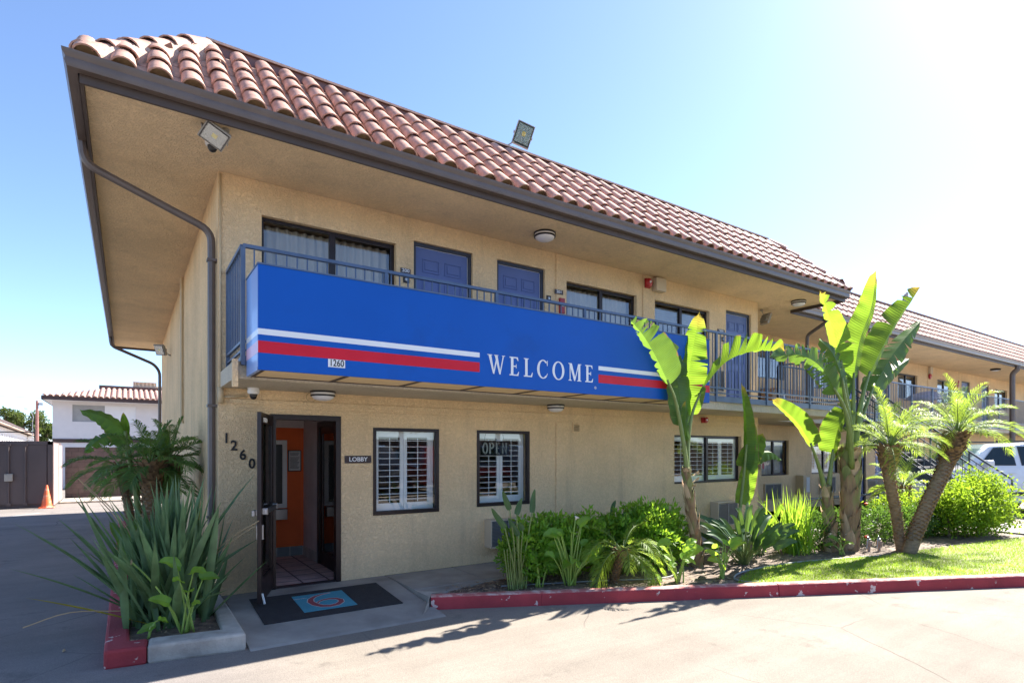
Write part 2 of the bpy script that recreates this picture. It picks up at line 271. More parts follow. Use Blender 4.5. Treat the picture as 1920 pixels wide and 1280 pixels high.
def brickmat(name, c1, c2, mortar, bw, bh, axis='XZ', msize=.012):
    m, nt, ns, ln = newmat(name)
    out = N(ns, 'ShaderNodeOutputMaterial'); b = N(ns, 'ShaderNodeBsdfPrincipled', Roughness=.85); ln.new(b.outputs[0], out.inputs[0])
    tc = N(ns, 'ShaderNodeTexCoord'); sp = N(ns, 'ShaderNodeSeparateXYZ'); cb = N(ns, 'ShaderNodeCombineXYZ'); ln.new(tc.outputs['Object'], sp.inputs[0])
    ln.new(sp.outputs['XYZ'.index(axis[0])], cb.inputs[0]); ln.new(sp.outputs['XYZ'.index(axis[1])], cb.inputs[1])
    br = N(ns, 'ShaderNodeTexBrick', Scale=1.0); br.inputs['Color1'].default_value = rgba(c1); br.inputs['Color2'].default_value = rgba(c2); br.inputs['Mortar'].default_value = rgba(mortar)
    br.inputs['Brick Width'].default_value = bw; br.inputs['Row Height'].default_value = bh; br.inputs['Mortar Size'].default_value = msize
    if axis == 'XY': br.offset = 0
    ln.new(cb.outputs[0], br.inputs[0])
    n2 = N(ns, 'ShaderNodeTexNoise', Scale=6.0, Detail=6.0); ln.new(tc.outputs['Object'], n2.inputs[0])
    r2 = N(ns, 'ShaderNodeMapRange'); r2.inputs['From Min'].default_value = .3; r2.inputs['From Max'].default_value = .7; r2.inputs['To Min'].default_value = .8; r2.inputs['To Max'].default_value = 1.15; ln.new(n2.outputs[0], r2.inputs[0])
    vm = N(ns, 'ShaderNodeVectorMath', operation='SCALE'); ln.new(br.outputs[0], vm.inputs[0]); ln.new(r2.outputs[0], vm.inputs['Scale']); ln.new(vm.outputs[0], b.inputs['Base Color'])
    bp = N(ns, 'ShaderNodeBump', Distance=.006, Strength=.6, invert=True); ln.new(br.outputs[1], bp.inputs['Height']); ln.new(bp.outputs[0], b.inputs['Normal'])
    return m
M['block'] = brickmat('block_wall', (.13, .095, .09), (.115, .085, .08), (.085, .062, .06), .4, .2)
M['floortile'] = brickmat('vestibule_tile', (.62, .44, .40), (.50, .38, .38), (.15, .10, .09), .33, .33, 'XY', .012)
M['basetile'] = brickmat('skirting_tile', (.30, .33, .32), (.20, .23, .23), (.5, .48, .44), .2, .5, 'XZ', .008)

# ------------------------------------------------------------------ builders
class MB:
    def __init__(s): s.v = []; s.f = []; s.uv = {}
    def add(s, vs, fs):
        o = len(s.v); s.v += [tuple(v) for v in vs]; s.f += [tuple(i+o for i in f) for f in fs]; return s
    def box(s, x0, x1, y0, y1, z0, z1):
        return s.add([(x0,y0,z0),(x1,y0,z0),(x1,y1,z0),(x0,y1,z0),(x0,y0,z1),(x1,y0,z1),(x1,y1,z1),(x0,y1,z1)],
              [(0,3,2,1),(4,5,6,7),(0,1,5,4),(1,2,6,5),(2,3,7,6),(3,0,4,7)])
    def obox(s, c, sx, sy, sz, mtx):
        c = V(c); vs = []
        for z in (-sz/2, sz/2):
            for x, y in ((-sx/2,-sy/2),(sx/2,-sy/2),(sx/2,sy/2),(-sx/2,sy/2)): vs.append(c + mtx @ V((x,y,z)))
        return s.add(vs, [(0,3,2,1),(4,5,6,7),(0,1,5,4),(1,2,6,5),(2,3,7,6),(3,0,4,7)])
    def bar(s, p, q, w, h, up=(0,0,1)):
        p, q = V(p), V(q); d = (q-p); L = d.length; d = d/L; u = V(up)
        if abs(d.dot(u)) > .99: u = V((1,0,0))
        a = d.cross(u).normalized(); c = a.cross(d).normalized()
        vs = [pp + a*i*w/2 + c*j*h/2 for pp in (p, q) for i, j in ((-1,-1),(1,-1),(1,1),(-1,1))]
        return s.add(vs, [(3,2,1,0),(4,5,6,7),(0,1,5,4),(1,2,6,5),(2,3,7,6),(3,0,4,7)])
    def tube(s, pts, r, n=8, cap=True):
        pts = [V(p) for p in pts]; rs = r if isinstance(r, (list, tuple)) else [r]*len(pts)
        o = len(s.v); prev = None
        for i, p in enumerate(pts):
            t = (pts[min(i+1, len(pts)-1)] - pts[max(i-1, 0)]).normalized()
            if prev is None: a = t.cross(V((0,0,1)) if abs(t.z) < .95 else V((1,0,0))).normalized()
            else: a = (prev - t*prev.dot(t)).normalized()
            prev = a; b = t.cross(a)
            for k in range(n):
                an = 2*math.pi*k/n; s.v.append(tuple(p + (a*math.cos(an) + b*math.sin(an))*rs[i]))
        for i in range(len(pts)-1):
            for k in range(n):
                a0 = o+i*n+k; b0 = o+i*n+(k+1) % n; s.f.append((a0, b0, b0+n, a0+n))
        if cap:
            s.f.append(tuple(o+k for k in range(n))[::-1]); e = o+(len(pts)-1)*n; s.f.append(tuple(e+k for k in range(n)))
        return s
    def lathe(s, c, prof, n=24, axis=V((0,0,1))):
        c = V(c); q = V((0,0,1)).rotation_difference(V(axis)); o = len(s.v)
        for r, z in prof:
            for k in range(n):
                an = 2*math.pi*k/n; s.v.append(tuple(c + q @ V((r*math.cos(an), r*math.sin(an), z))))
        for i in range(len(prof)-1):
            for k in range(n):
                a0 = o+i*n+k; b0 = o+i*n+(k+1) % n; s.f.append((a0, b0, b0+n, a0+n))
        s.f.append(tuple(o+k for k in range(n))[::-1]); e = o+(len(prof)-1)*n; s.f.append(tuple(e+k for k in range(n)))
        return s
    def prism(s, poly, z0, z1):   # horizontal polygon
        n = len(poly); o = [(x, y, z0) for x, y in poly] + [(x, y, z1) for x, y in poly]
        return s.add(o, [tuple(range(n))[::-1], tuple(range(n, 2*n))] + [(i, (i+1) % n, (i+1) % n+n, i+n) for i in range(n)])
    def prismy(s, poly, y0, y1):  # polygon in XZ, thickness along y (front y0)
        n = len(poly); o = [(x, y0, z) for x, z in poly] + [(x, y1, z) for x, z in poly]
        return s.add(o, [tuple(range(n)), tuple(range(n, 2*n))[::-1]] + [(i, i+n, (i+1) % n+n, (i+1) % n) for i in range(n)])
ORG = {}
def link(name, me, m, parent, smooth=False):
    ob = bpy.data.objects.new(name, me)
    if m is not None:
        for mm in (m if isinstance(m, list) else [m]): me.materials.append(mm)
    COL.objects.link(ob)
    if parent is not None:
        ob.parent = parent
        o = ORG[parent.name]; ORG[ob.name] = o
        me.transform(Matrix.Translation(-V(o)))
    else: ORG[ob.name] = (0,0,0)
    if smooth: me.polygons.foreach_set('use_smooth', [True]*len(me.polygons))
    return ob
def build(name, mb, m, parent=None, bevel=0, smooth=False, autos=False):
    me = bpy.data.meshes.new(name); me.from_pydata(mb.v, [], mb.f); me.update()
    bm = bmesh.new(); bm.from_mesh(me); bmesh.ops.recalc_face_normals(bm, faces=bm.faces); bm.to_mesh(me); bm.free()
    ob = link(name, me, m, parent, smooth)
    if bevel:
        b = ob.modifiers.new('bevel', 'BEVEL'); b.width = bevel; b.segments = 2; b.limit_method = 'ANGLE'; b.angle_limit = R(40)
    if autos:
        for p in me.polygons: p.use_smooth = True
        at = me.attributes.get('sharp_edge') or me.attributes.new('sharp_edge', 'BOOLEAN', 'EDGE')
        bm = bmesh.new(); bm.from_mesh(me)
        sh = [(len(e.link_faces) != 2) or (e.calc_face_angle(0) > R(38)) for e in bm.edges]; bm.free()
        at.data.foreach_set('value', sh)
    return ob
def thing(name, loc, label, cat, group=None):
    o = bpy.data.objects.new(name, None); COL.objects.link(o); o.location = loc; o.empty_display_size = .1
    o['label'] = label; o['category'] = cat
    if group: o['group'] = group
    ORG[o.name] = tuple(loc)
    return o
def recentre(o, loc):
    o.data.transform(Matrix.Translation(-V(loc))); o.location = loc; ORG[o.name] = tuple(loc)
def solo(o, label, cat, group=None, loc=None):
    o['label'] = label; o['category'] = cat
    if group: o['group'] = group
    if loc: recentre(o, loc)
    return o
def struct(o): o['kind'] = 'structure'; return o
def stuff(o, label=None, cat=None):
    o['kind'] = 'stuff'
    if label: o['label'] = label; o['category'] = cat
    return o
def copy_tree(o, loc, label=None, parent=None, dz=None):
    c = o.copy(); COL.objects.link(c); c.parent = parent
    if parent is None: c.location = loc; ORG[c.name] = tuple(loc)
    if label: c['label'] = label
    for ch in [x for x in bpy.data.objects if x.parent == o]: copy_tree(ch, None, None, c)
    return c

# grid wall with openings. axis 'y': wall face at y=front, thickness back to y+t ; holes (a0,a1,z0,z1)
def wall_mb(front, t, a0, a1, z0, z1, holes, axis='y'):
    mb = MB()
    A = sorted({a0, a1} | {h[0] for h in holes} | {h[1] for h in holes}); Z = sorted({z0, z1} | {h[2] for h in holes} | {h[3] for h in holes})
    def P(a, d, z): return (a, front+d, z) if axis == 'y' else (front+d, a, z)
    def solid(a, z): return not any(h[0] < a < h[1] and h[2] < z < h[3] for h in holes) and a0 < a < a1 and z0 < z < z1
    for i in range(len(A)-1):
        for j in range(len(Z)-1):
            am, zm = (A[i]+A[i+1])/2, (Z[j]+Z[j+1])/2
            if not solid(am, zm): continue
            mb.add([P(A[i],0,Z[j]),P(A[i+1],0,Z[j]),P(A[i+1],0,Z[j+1]),P(A[i],0,Z[j+1])], [(0,1,2,3)])
            mb.add([P(A[i],t,Z[j]),P(A[i+1],t,Z[j]),P(A[i+1],t,Z[j+1]),P(A[i],t,Z[j+1])], [(0,3,2,1)])
            e = 1e-4
            for (pa, pb, test) in (((A[i],Z[j]),(A[i],Z[j+1]),(A[i]-e,zm)), ((A[i+1],Z[j]),(A[i+1],Z[j+1]),(A[i+1]+e,zm)), ((A[i],Z[j]),(A[i+1],Z[j]),(am,Z[j]-e)), ((A[i],Z[j+1]),(A[i+1],Z[j+1]),(am,Z[j+1]+e))):
                if not solid(*test): mb.add([P(pa[0],0,pa[1]),P(pb[0],0,pb[1]),P(pb[0],t,pb[1]),P(pa[0],t,pa[1])], [(0,1,2,3)])
    return mb
def weld(ob):
    bm = bmesh.new(); bm.from_mesh(ob.data); bmesh.ops.remove_doubles(bm, verts=bm.verts, dist=1e-5); bmesh.ops.recalc_face_normals(bm, faces=bm.faces); bm.to_mesh(ob.data); bm.free()

def text_mesh(txt, size, depth, loc, rot=(R(90),0,0), offset=0, align='CENTER', sx=1, shear=0):
    cu = bpy.data.curves.new('t', 'FONT'); cu.body = txt; cu.size = size; cu.extrude = depth; cu.offset = offset; cu.align_x = align; cu.align_y = 'CENTER'; cu.resolution_u = 4; cu.shear = shear
    ob = bpy.data.objects.new('t', cu); COL.objects.link(ob); bpy.context.view_layer.update()
    me = bpy.data.meshes.new_from_object(ob); bpy.data.objects.remove(ob)
    me.transform(Matrix.Translation(V(loc)) @ (Matrix.Rotation(rot[2], 4, 'Z') @ Matrix.Rotation(rot[0], 4, 'X')) @ Matrix.Diagonal((sx,1,1,1)))
    return me
def text(name, txt, size, depth, loc, m, parent, **kw):
    return link(name, text_mesh(txt, size, depth, loc, **kw), m, parent)

# ------------------------------------------------------------------ camera, sky, sun
H = 1.68; CAMP = V((-.88, -7.42, H))
ang = math.atan2(1600, 1075)
cam = bpy.data.cameras.new('camera'); co = bpy.data.objects.new('camera', cam); COL.objects.link(co)
co.location = CAMP; co.rotation_euler = (R(90), 0, ang - R(90))
cam.sensor_width = 36; cam.lens = 1075/1920*36; cam.shift_y = 206/1920; cam.clip_end = 3000; cam.clip_start = .05
sc.camera = co
SD = V((1.06, .12, 1)).normalized()
elev = math.asin(SD.z); az = math.atan2(SD.x, SD.y)
w = bpy.data.worlds.new('World'); sc.world = w; w.use_nodes = True
nt = w.node_tree; bg = nt.nodes['Background']
sky = nt.nodes.new('ShaderNodeTexSky'); sky.sky_type = 'NISHITA'; sky.sun_disc = False
sky.sun_elevation = elev; sky.sun_rotation = az; sky.altitude = 100; sky.air_density = .6; sky.dust_density = .25; sky.ozone_density = 2.5
nt.links.new(sky.outputs[0], bg.inputs[0]); bg.inputs[1].default_value = .088
sl = bpy.data.lights.new('sun', 'SUN'); sl.energy = 3.9; sl.angle = R(.5); sl.color = (1, .94, .85)
so = bpy.data.objects.new('sun', sl); COL.objects.link(so); so.rotation_euler = (-SD).to_track_quat('-Z', 'Y').to_euler()
vs = sc.view_settings; vs.view_transform = 'Standard'; vs.look = 'None'; vs.exposure = 2.2; vs.gamma = 1

G = -.12
# ------------------------------------------------------------------ ground
mb = MB(); mb.add([(-500,-500,G),(500,-500,G),(500,500,G),(-500,500,G)], [(0,1,2,3)])
struct(build('ground', mb, M['asphalt']))
K0 = V((1.97,-1.49)); K1 = V((9.02,-4.89)); kd = (K1-K0).normalized(); kn = V((-kd.y, kd.x))   # kn points towards the building
def kp(t, o=0): p = K0 + kd*t + kn*o; return (p.x, p.y)
# bed soil
mb = MB(); mb.prism([kp(.05,.14), kp(26,.14), (26,-.97), (3.6,-.97), (2.75,-1.12)], G, -.035)
struct(build('planting_bed', mb, M['mulch']))
# uneven soil relief
mb = MB(); nx, ny = 150, 34
for i in range(nx):
    for j in range(ny):
        t = .25 + i*(14.5/nx); wmax = (kp(t)[1] * -1 - 1.0)/kn.y
        o = .16 + (max(wmax, .3)-.2)*j/(ny-1); x, y = kp(t, o)
        mb.v.append((x, y, -.032 + .03*random.random()*(1 if 0 < j < ny-1 else 0)))
for i in range(nx-1):
    for j in range(ny-1): a = i*ny+j; mb.f.append((a, a+ny, a+ny+1, a+1))
struct(build('soil', mb, M['mulch'], smooth=True))
# sidewalk
mb = MB()
xs = [2.03, 3.05, 4.6, 6.2, 7.8, 9.4, 11, 12.6, 14.2]
for i in range(len(xs)-1): mb.box(xs[i]+.006, xs[i+1]-.006, -.955, -.002, G, 0)
mb.prism([(2.03,-.965),(3.6,-.965),(2.75,-1.11),(2.03,-1.36)], G, -.003)
mb.box(10.6, 26, 0, 1.895, G, 0.0)
struct(build('sidewalk', mb, M['concrete'], bevel=.006))
mb = MB()   # entrance slab sloping down to the asphalt
pr = [(-.002, 0), (-.35, 0), (-1.78, G+.012), (-1.86, G-.01)]
X0, X1 = .045, 2.018
vs_ = [(x, y, z) for x in (X0, X1) for y, z in pr] + [(x, y, G-.02) for x in (X0, X1) for y, z in pr]
mb.add(vs_, [(0,1,5,4),(1,2,6,5),(2,3,7,6),(0,8,9,1),(1,9,10,2),(2,10,11,3),(4,5,13,12),(5,6,14,13),(6,7,15,14)])
struct(build('entrance_slab', mb, M['concrete']))
# concrete wing beside the ramp and red kerb
mb = MB(); mb.add([(2.03,-1.36,-.004),(2.03,-1.02,-.004),(2.2,-1.3,.02),(2.03,-1.37,G),(1.78,-1.72,G+.01),(1.97,-1.49,G),(2.06,-1.36,.03),(1.97,-1.49,.0)], [(0,3,4),(0,4,7),(4,5,7),(0,7,6),(0,6,2,1)])
struct(build('kerb_wing', mb, M['kerbgrey']))
# red kerb
def kerb_seg(t0, t1, nseg=24):
    mb = MB(); prof = [(0,G-.02),(.012,-.01),(.022,.018),(.04,.03),(.135,.032),(.15,.02),(.155,G)]
    for i in range(nseg+1):
        t = t0+(t1-t0)*i/nseg
        for o, z in prof: x, y = kp(t, o + random.uniform(-.003,.003)); mb.v.append((x, y, z+random.uniform(-.002,.002)))
    n = len(prof)
    for i in range(nseg):
        for k in range(n-1): a = i*n+k; mb.f.append((a, a+n, a+n+1, a+1))
    mb.f.append(tuple(range(n))); mb.f.append(tuple(range(nseg*n, nseg*n+n))[::-1])
    return mb
for i, (a, b) in enumerate(((.02, 1.3), (1.303, 4.3), (4.312, 7.4), (7.405, 10.5), (10.51, 26))):
    k = build('kerb', kerb_seg(a, b, 24), [M['kerbred'], M['kerbtop']], autos=True); struct(k)
    for p in k.data.polygons:
        if p.normal.z > .7: p.material_index = 1
# far right pavement and lawn
mb = MB(); mb.prism([(14.3,-6.9),(16.2,-7.8),(16.2,-1.0),(14.3,-1.0)], G, .012); mb.prism([(17.2,-8.3),(60,-28),(60,-3.2),(17.2,-3.2)], G, .0)
struct(build('walkway', mb, M['concrete']))
lawn_edge = [(5.55,-2.97),(5.95,-2.75),(6.4,-2.6),(7.1,-2.55),(8.0,-2.72),(8.7,-2.9),(9.4,-3.1),(10.2,-3.15),(11.5,-3.35),(13.2,-3.6),(14.2,-3.7)]
kerb_in = [kp(t,.17) for t in (13.2, 10, 7, 5, 4.2)]
poly = lawn_edge + [(14.25,-7.0)] + [p for p in kerb_in]
mb = MB(); mb.prism(poly, -.04, -.002)
struct(build('lawn', mb, M['lawn']))
def inpoly(x, y, P):
    r = False; j = len(P)-1
    for i in range(len(P)):
        if (P[i][1] > y) != (P[j][1] > y) and x < (P[j][0]-P[i][0])*(y-P[i][1])/(P[j][1]-P[i][1])+P[i][0]: r = not r
        j = i
    return r
pts = []
while len(pts) < 30000:
    x = random.uniform(5.5, 14.3); y = random.uniform(-7, -2.5)
    if random.random() < (1.0 if x < 9 else .6) and inpoly(x, y, poly): pts.append((x, y))
P = np.array(pts); n = len(P); an = rng.uniform(0, 6.28, n); h = rng.uniform(.015, .04, n); ww = .0035+.002*rng.random(n)
dx, dy = np.cos(an)*ww, np.sin(an)*ww; lx, ly = rng.normal(0, .012, n), rng.normal(0, .012, n)
vv = np.zeros((n, 3, 3)); vv[:,0] = np.c_[P[:,0]-dx, P[:,1]-dy, np.full(n,-.004)]; vv[:,1] = np.c_[P[:,0]+dx, P[:,1]+dy, np.full(n,-.004)]; vv[:,2] = np.c_[P[:,0]+lx, P[:,1]+ly, h]
def npmesh(name, verts, faces, m, parent=None, uvs=None, smooth=False):
    me = bpy.data.meshes.new(name); k = faces.shape[1]
    me.vertices.add(len(verts)); me.vertices.foreach_set('co', verts.astype(np.float32).ravel())
    me.loops.add(faces.size); me.loops.foreach_set('vertex_index', faces.astype(np.int32).ravel())
    me.polygons.add(len(faces)); me.polygons.foreach_set('loop_start', np.arange(0, faces.size, k, dtype=np.int32)); 
    if uvs is not None:
        u = me.uv_layers.new(name='UVMap'); u.data.foreach_set('uv', uvs[faces.ravel()].astype(np.float32).ravel())
    me.update(calc_edges=True); me.validate()
    return link(name, me, m, parent, smooth)
stuff(npmesh('grass', vv.reshape(-1,3), np.arange(n*3).reshape(-1,3), M['grass']))
# bark and leaf litter on the beds
pts = []
for _ in range(2600):
    t = random.uniform(.2, 9); wmax = (-kp(t)[1]-1.0)/kn.y; x, y = kp(t, random.uniform(.17, max(.2, wmax)))
    if not inpoly(x, y, poly): pts.append((x, y))
def litter(pts, z0, smin=.008, smax=.035):
    mb = MB()
    for x, y in pts:
        a = random.uniform(0, 6.28); l = random.uniform(smin, smax); ww = l*random.uniform(.25,.6); ca, sa = math.cos(a), math.sin(a); z = z0+random.uniform(.004,.02)
        mb.add([(x-ca*l, y-sa*l, z), (x+sa*ww, y-ca*ww, z+random.uniform(0,.012)), (x+ca*l, y+sa*l, z+random.uniform(-.004,.012)), (x-sa*ww, y+ca*ww, z)], [(0,1,2),(0,2,3)])
    return mb
stuff(build('leaf_litter', litter(pts, -.02), M['chip']))
# ------------------------------------------------------------------ the motel
B = thing('motel_building', (0,0,0), 'two storey cream stucco motel with clay tile eave and blue balcony doors', 'motel')
T = .16
holes = [(.57,1.42,0,2.13),(1.86,2.84,.82,2.0),(3.47,4.44,.85,2.0),(7.87,10.0,1.05,2.0),
         (.47,2.19,3.6,4.53),(2.45,3.4,2.62,4.63),(3.83,4.75,2.62,4.63),(5.2,6.85,3.6,4.52),(7.33,8.93,3.6,4.52),(9.47,10.34,2.62,4.63)]
o = build('front_wall', wall_mb(0, T, .0, 10.59, 0, 4.93, holes), M['wall'], B); weld(o)
rh = [(13.7,15.05,1.0,2.0),(16.28,17.92,1.0,1.87),(18.75,19.65,0,2.05),(13.5,14.88,3.72,4.66),(16.0,17.6,3.6,4.5),(18.3,19.2,2.62,4.6),(20.3,21.2,2.62,4.6),(22.0,23.6,3.6,4.5),(25.4,27.0,3.6,4.5),(27.8,28.7,2.62,4.6),(30.0,30.9,2.62,4.6),(31.6,33.2,3.6,4.5),
      (20.3,21.2,0,2.05),(22.0,23.7,1.0,2.0),(25.4,27.0,1.0,2.0),(27.8,28.7,0,2.05),(29.1,30.3,1.3,2.0),(31.6,33.2,1.0,2.0)]
o = build('rear_wall', wall_mb(1.9, T, 10.59, 46, 0, 4.93, rh), M['wall'], B); weld(o)
mb = MB(); mb.box(10.43, 10.588, T, 1.9+T, 0, 4.93)
build('end_wall', mb, M['wall'], B)
mb = MB(); mb.box(0.001, T, T, 12.95, 0, 4.93); mb.box(T, 46, 12.79, 12.95, 0, 4.93); mb.box(45.84, 46, 1.9+T, 12.79, 0, 4.93)
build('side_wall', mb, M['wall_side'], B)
# wall trims: pilasters and drip bands
for bx in ((4.97,5.17,-.018,-.001,0,2.16),(4.97,5.17,-.018,-.001,2.62,4.928),(7.0,7.2,-.018,-.001,2.62,4.928),(13.3,13.55,1.882,1.899,0,2.35),(19.75,20.0,1.882,1.899,2.7,4.92),(24.5,24.7,1.882,1.899,2.7,4.92)): build('pilaster', MB().box(*bx), M['wall'], B, bevel=.004)
for bx in ((.12,10.585,-.02,-.001,2.245,2.30),(.2,10.58,-.012,-.001,2.165,2.2)): build('drip_band', MB().box(*bx), M['wall'], B, bevel=.004)
# soffits
mb = MB(); mb.box(-1.19, 11.81, -1.19, -.0, 4.932, 4.99); mb.box(-1.19, 0, 0, 14.14, 4.932, 4.99); mb.box(0, 46.5, 0, 14.14, 4.934, 4.99)
build('soffit', mb, M['soffit'], B)
# walkway slab
mb = MB(); mb.prism([(.02,-1.03),(12.3,-1.03),(12.3,.6),(46,.6),(46,1.898),(10.591,1.898),(10.591,-.001),(.02,-.001)], 2.42, 2.60)
build('balcony_slab', mb, M['slabfront'], B, bevel=.004)
mb = MB(); mb.box(.0,.05,-1.1,-1.035,2.33,2.61)
build('slab_end_post', mb, M['wall'], B)
mb = MB(); mb.box(T, 10.43, T, 12.7, 2.42, 2.6); mb.box(T, 45.8, T, 12.7, -.1, -.0); build('inner_floor', mb, M['interior'], B)

# ---- windows
def framed(mb, x0, x1, z0, z1, y0, y1, t, tb=None):
    tb = tb or t
    mb.box(x0, x1, y0, y1, z1-t, z1); mb.box(x0, x1, y0, y1, z0, z0+tb); mb.box(x0, x0+t, y0+.001, y1-.001, z0+tb, z1-t); mb.box(x1-t, x1, y0+.001, y1-.001, z0+tb, z1-t)
def drape(x0, x1, z0, z1, y, pitch=.11, amp=.025):
    mb = MB(); n = max(12, int((x1-x0)/pitch*8)); ph = random.random()*6
    for i in range(n+1):
        x = x0+(x1-x0)*i/n; yy = y+amp*math.sin(2*math.pi*(x/pitch)+ph+.8*math.sin(x*5))
        mb.v += [(x, yy, z0), (x, yy, z1)]
        if i: a = 2*i; mb.f.append((a-2, a, a+1, a-1))
    return mb
def louvres(mb, x0, x1, z0, z1, y, pitch=.082, tilt=6):
    n = int((z1-z0)/pitch); mt = Matrix.Rotation(R(tilt), 3, 'X')
    for k in range(n): mb.obox(((x0+x1)/2, y, z0+pitch*(k+.5)), x1-x0, .05, .008, mt)
def window(x0, x1, z0, z1, yf, kind, split=True, up=False, flush=False):
    y = yf + (.0 if flush else .07); f = MB(); t = .035
    if flush: framed(f, x0, x1, z0, z1, yf-.012, yf+.06, .045, .055)
    else: framed(f, x0+.001, x1-.001, z0+.001, z1-.001, y, y+.05, t)
    xm = (x0+x1)/2
    if split: f.box(xm-.028, xm+.028, y-.004, y+.045, z0+t, z1-t); framed(f, xm+.03, x1-t, z0+t, z1-t, y+.005, y+.025, .022)
    w_ = build('window', f, M['bronze'], B, bevel=.003)
    g = MB(); g.add([(x0+t, y+.03, z0+t), (x1-t, y+.03, z0+t), (x1-t, y+.03, z1-t), (x0+t, y+.03, z1-t)], [(0,1,2,3)])
    build('pane', g, M['glass_up'] if up else M['glass'], w_)
    if kind == 'curtain':
        build('curtain', drape(x0+.0, x1-.0, z0-.1, z1-.03, yf+.26), M['curtain'], w_, smooth=True)
    if kind == 'shutter':
        s = MB(); ys = yf+.12; a, b_ = x0+t+.0, x1-t
        np_ = 2 if (x1-x0) < 1.3 else 4; wd = (b_-a-.07)/np_
        framed(s, a, b_, z0+t, z1-t, ys, ys+.03, .035)
        for k in range(np_):
            p0 = a+.035+wd*k; p1 = p0+wd; framed(s, p0+.002, p1-.002, z0+t+.035, z1-t-.035, ys+.002, ys+.028, .05, .075)
            louvres(s, p0+.05, p1-.05, z0+t+.115, z1-t-.09, ys+.018); xm_ = (p0+p1)/2; s.box(xm_-.005, xm_+.005, ys-.012, ys-.004, z0+t+.12, z1-t-.1)
        build('shutter', s, M['shutter'], w_)
    if kind == 'blind':
        s = MB(); louvres(s, x0+.03, x1-.03, z0+.02, z1-.03, yf+.2, .04, 60); build('blind', s, M['blind'], w_)
    return w_
window(1.86,2.84,.82,2.0,0,'shutter',split=False,flush=True)
window(3.47,4.44,.85,2.0,0,'shutter',split=False,flush=True)
window(7.87,10.0,1.05,2.0,0,'shutter')
window(.47,2.19,3.6,4.53,0,'curtain',up=True)
window(5.2,6.85,3.6,4.52,0,'curtain',up=True)
window(7.33,8.93,3.6,4.52,0,'blind',up=True)
window(13.7,15.05,1.0,2.0,1.9,'curtain'); window(16.28,17.92,1.0,1.87,1.9,'shutter'); window(13.5,14.88,3.72,4.66,1.9,'blind',up=True)
window(16.0,17.6,3.6,4.5,1.9,'curtain',up=True); window(22.0,23.6,3.6,4.5,1.9,'curtain',up=True); window(25.4,27.0,3.6,4.5,1.9,'curtain',up=True); window(31.6,33.2,3.6,4.5,1.9,'curtain',up=True)
window(22.0,23.7,1.0,2.0,1.9,'curtain'); window(25.4,27.0,1.0,2.0,1.9,'curtain'); window(29.1,30.3,1.3,2.0,1.9,'blind'); window(31.6,33.2,1.0,2.0,1.9,'curtain')
# bright reveals beside the recessed rear windows are the wall itself
# ---- blue doors
def door(x0, x1, z0, z1, yf, handle=True):
    y = yf+.07; f = MB()
    framed(f, x0+.001, x1-.001, z0+.001, z1-.001, y-.03, y+.06, .05, .02)
    fr = build('door', MB().add([(x0+.05,y,z0+.02),(x1-.05,y,z0+.02),(x1-.05,y,z1-.05),(x0+.05,y,z1-.05),(x0+.05,y+.04,z0+.02),(x1-.05,y+.04,z0+.02),(x1-.05,y+.04,z1-.05),(x0+.05,y+.04,z1-.05)], [(0,1,2,3),(5,4,7,6),(3,2,6,7),(0,4,5,1),(1,5,6,2),(0,3,7,4)]), M['doorblue'], B)
    build('door_frame', f, M['doorframe'], fr, bevel=.003)
    ww = x1-x0-.1; hh = z1-z0-.07; pm = MB()
    for c0, c1 in ((.13,.45),(.55,.87)):
        for r0, r1 in ((.82,.92),(.46,.77),(.08,.39)):
            a0, a1 = x0+.05+ww*c0, x0+.05+ww*c1; b0, b1 = z0+.02+hh*r0, z0+.02+hh*r1
            framed(pm, a0, a1, b0, b1, y-.010, y-.0005, .016)
            pm.box(a0+.04, a1-.04, y-.009, y-.0005, b0+.04, b1-.04)
    build('door_panel', pm, M['doorblue'], fr, bevel=.004)
    mb = MB(); mb.box(x0+.056, x1-.075, y-.002, y+.002, z1-.056, z1-.050); mb.box(x1-.058, x1-.052, y-.003, y+.002, z0+.02, z1-.06); build('weather_strip', mb, M['white_metal'], fr)
    if handle:
        mb = MB(); mb.lathe((x0+.13, y-.02, z0+1.0), [(.03,0),(.03,.012),(.012,.02),(.012,.04)], 16, V((0,-1,0))); mb.bar((x0+.13,y-.06,z0+1.0),(x0+.24,y-.06,z0+1.0),.018,.022); mb.box(x0+.1,x0+.16,y-.012,y-.001,z0+1.08,z0+1.16)
        build('handle', mb, M['steel'], fr, bevel=.003)
    return fr
for a, b_ in ((2.45,3.4),(3.83,4.75),(9.47,10.34)): door(a, b_, 2.62, 4.63, 0)
for a, b_ in ((18.3,19.2),(20.3,21.2),(27.8,28.7),(30.0,30.9)): door(a, b_, 2.62, 4.6, 1.9)
for a, b_ in ((18.75,19.65),(20.3,21.2),(27.8,28.7)): door(a, b_, 0, 2.05, 1.9)

# ---- vestibule
mb = MB(); mb.box(.2,1.515,2.25,2.35,.0,2.06); build('vestibule_back_wall', mb, M['orange'], B)
mb = MB(); mb.box(.2,1.515,2.22,2.36,2.06,2.42); mb.box(1.515,1.6,1.42,2.4,0,2.42); mb.box(1.515,1.6,T,1.42,2.12,2.42); mb.box(.2,1.55,T,2.3,2.3,2.4)
mb.box(.17,.25,T,2.3,0,2.42)
build('vestibule_wall', mb, M['greywall'], B)
mb = MB(); mb.box(.2,1.515,.0+.005,2.25,-.02,.004); build('vestibule_floor', mb, M['floortile'], B)
mb = MB(); mb.box(.2,1.51,2.235,2.249,.004,.15); mb.box(1.5,1.514,1.42,2.234,.004,.15); build('skirting', mb, M['basetile'], B)
mb = MB(); framed(mb, .55,1.25,.78,1.86,2.205,2.248,.07); f = build('service_window', mb, M['offwhite'], B, bevel=.004)
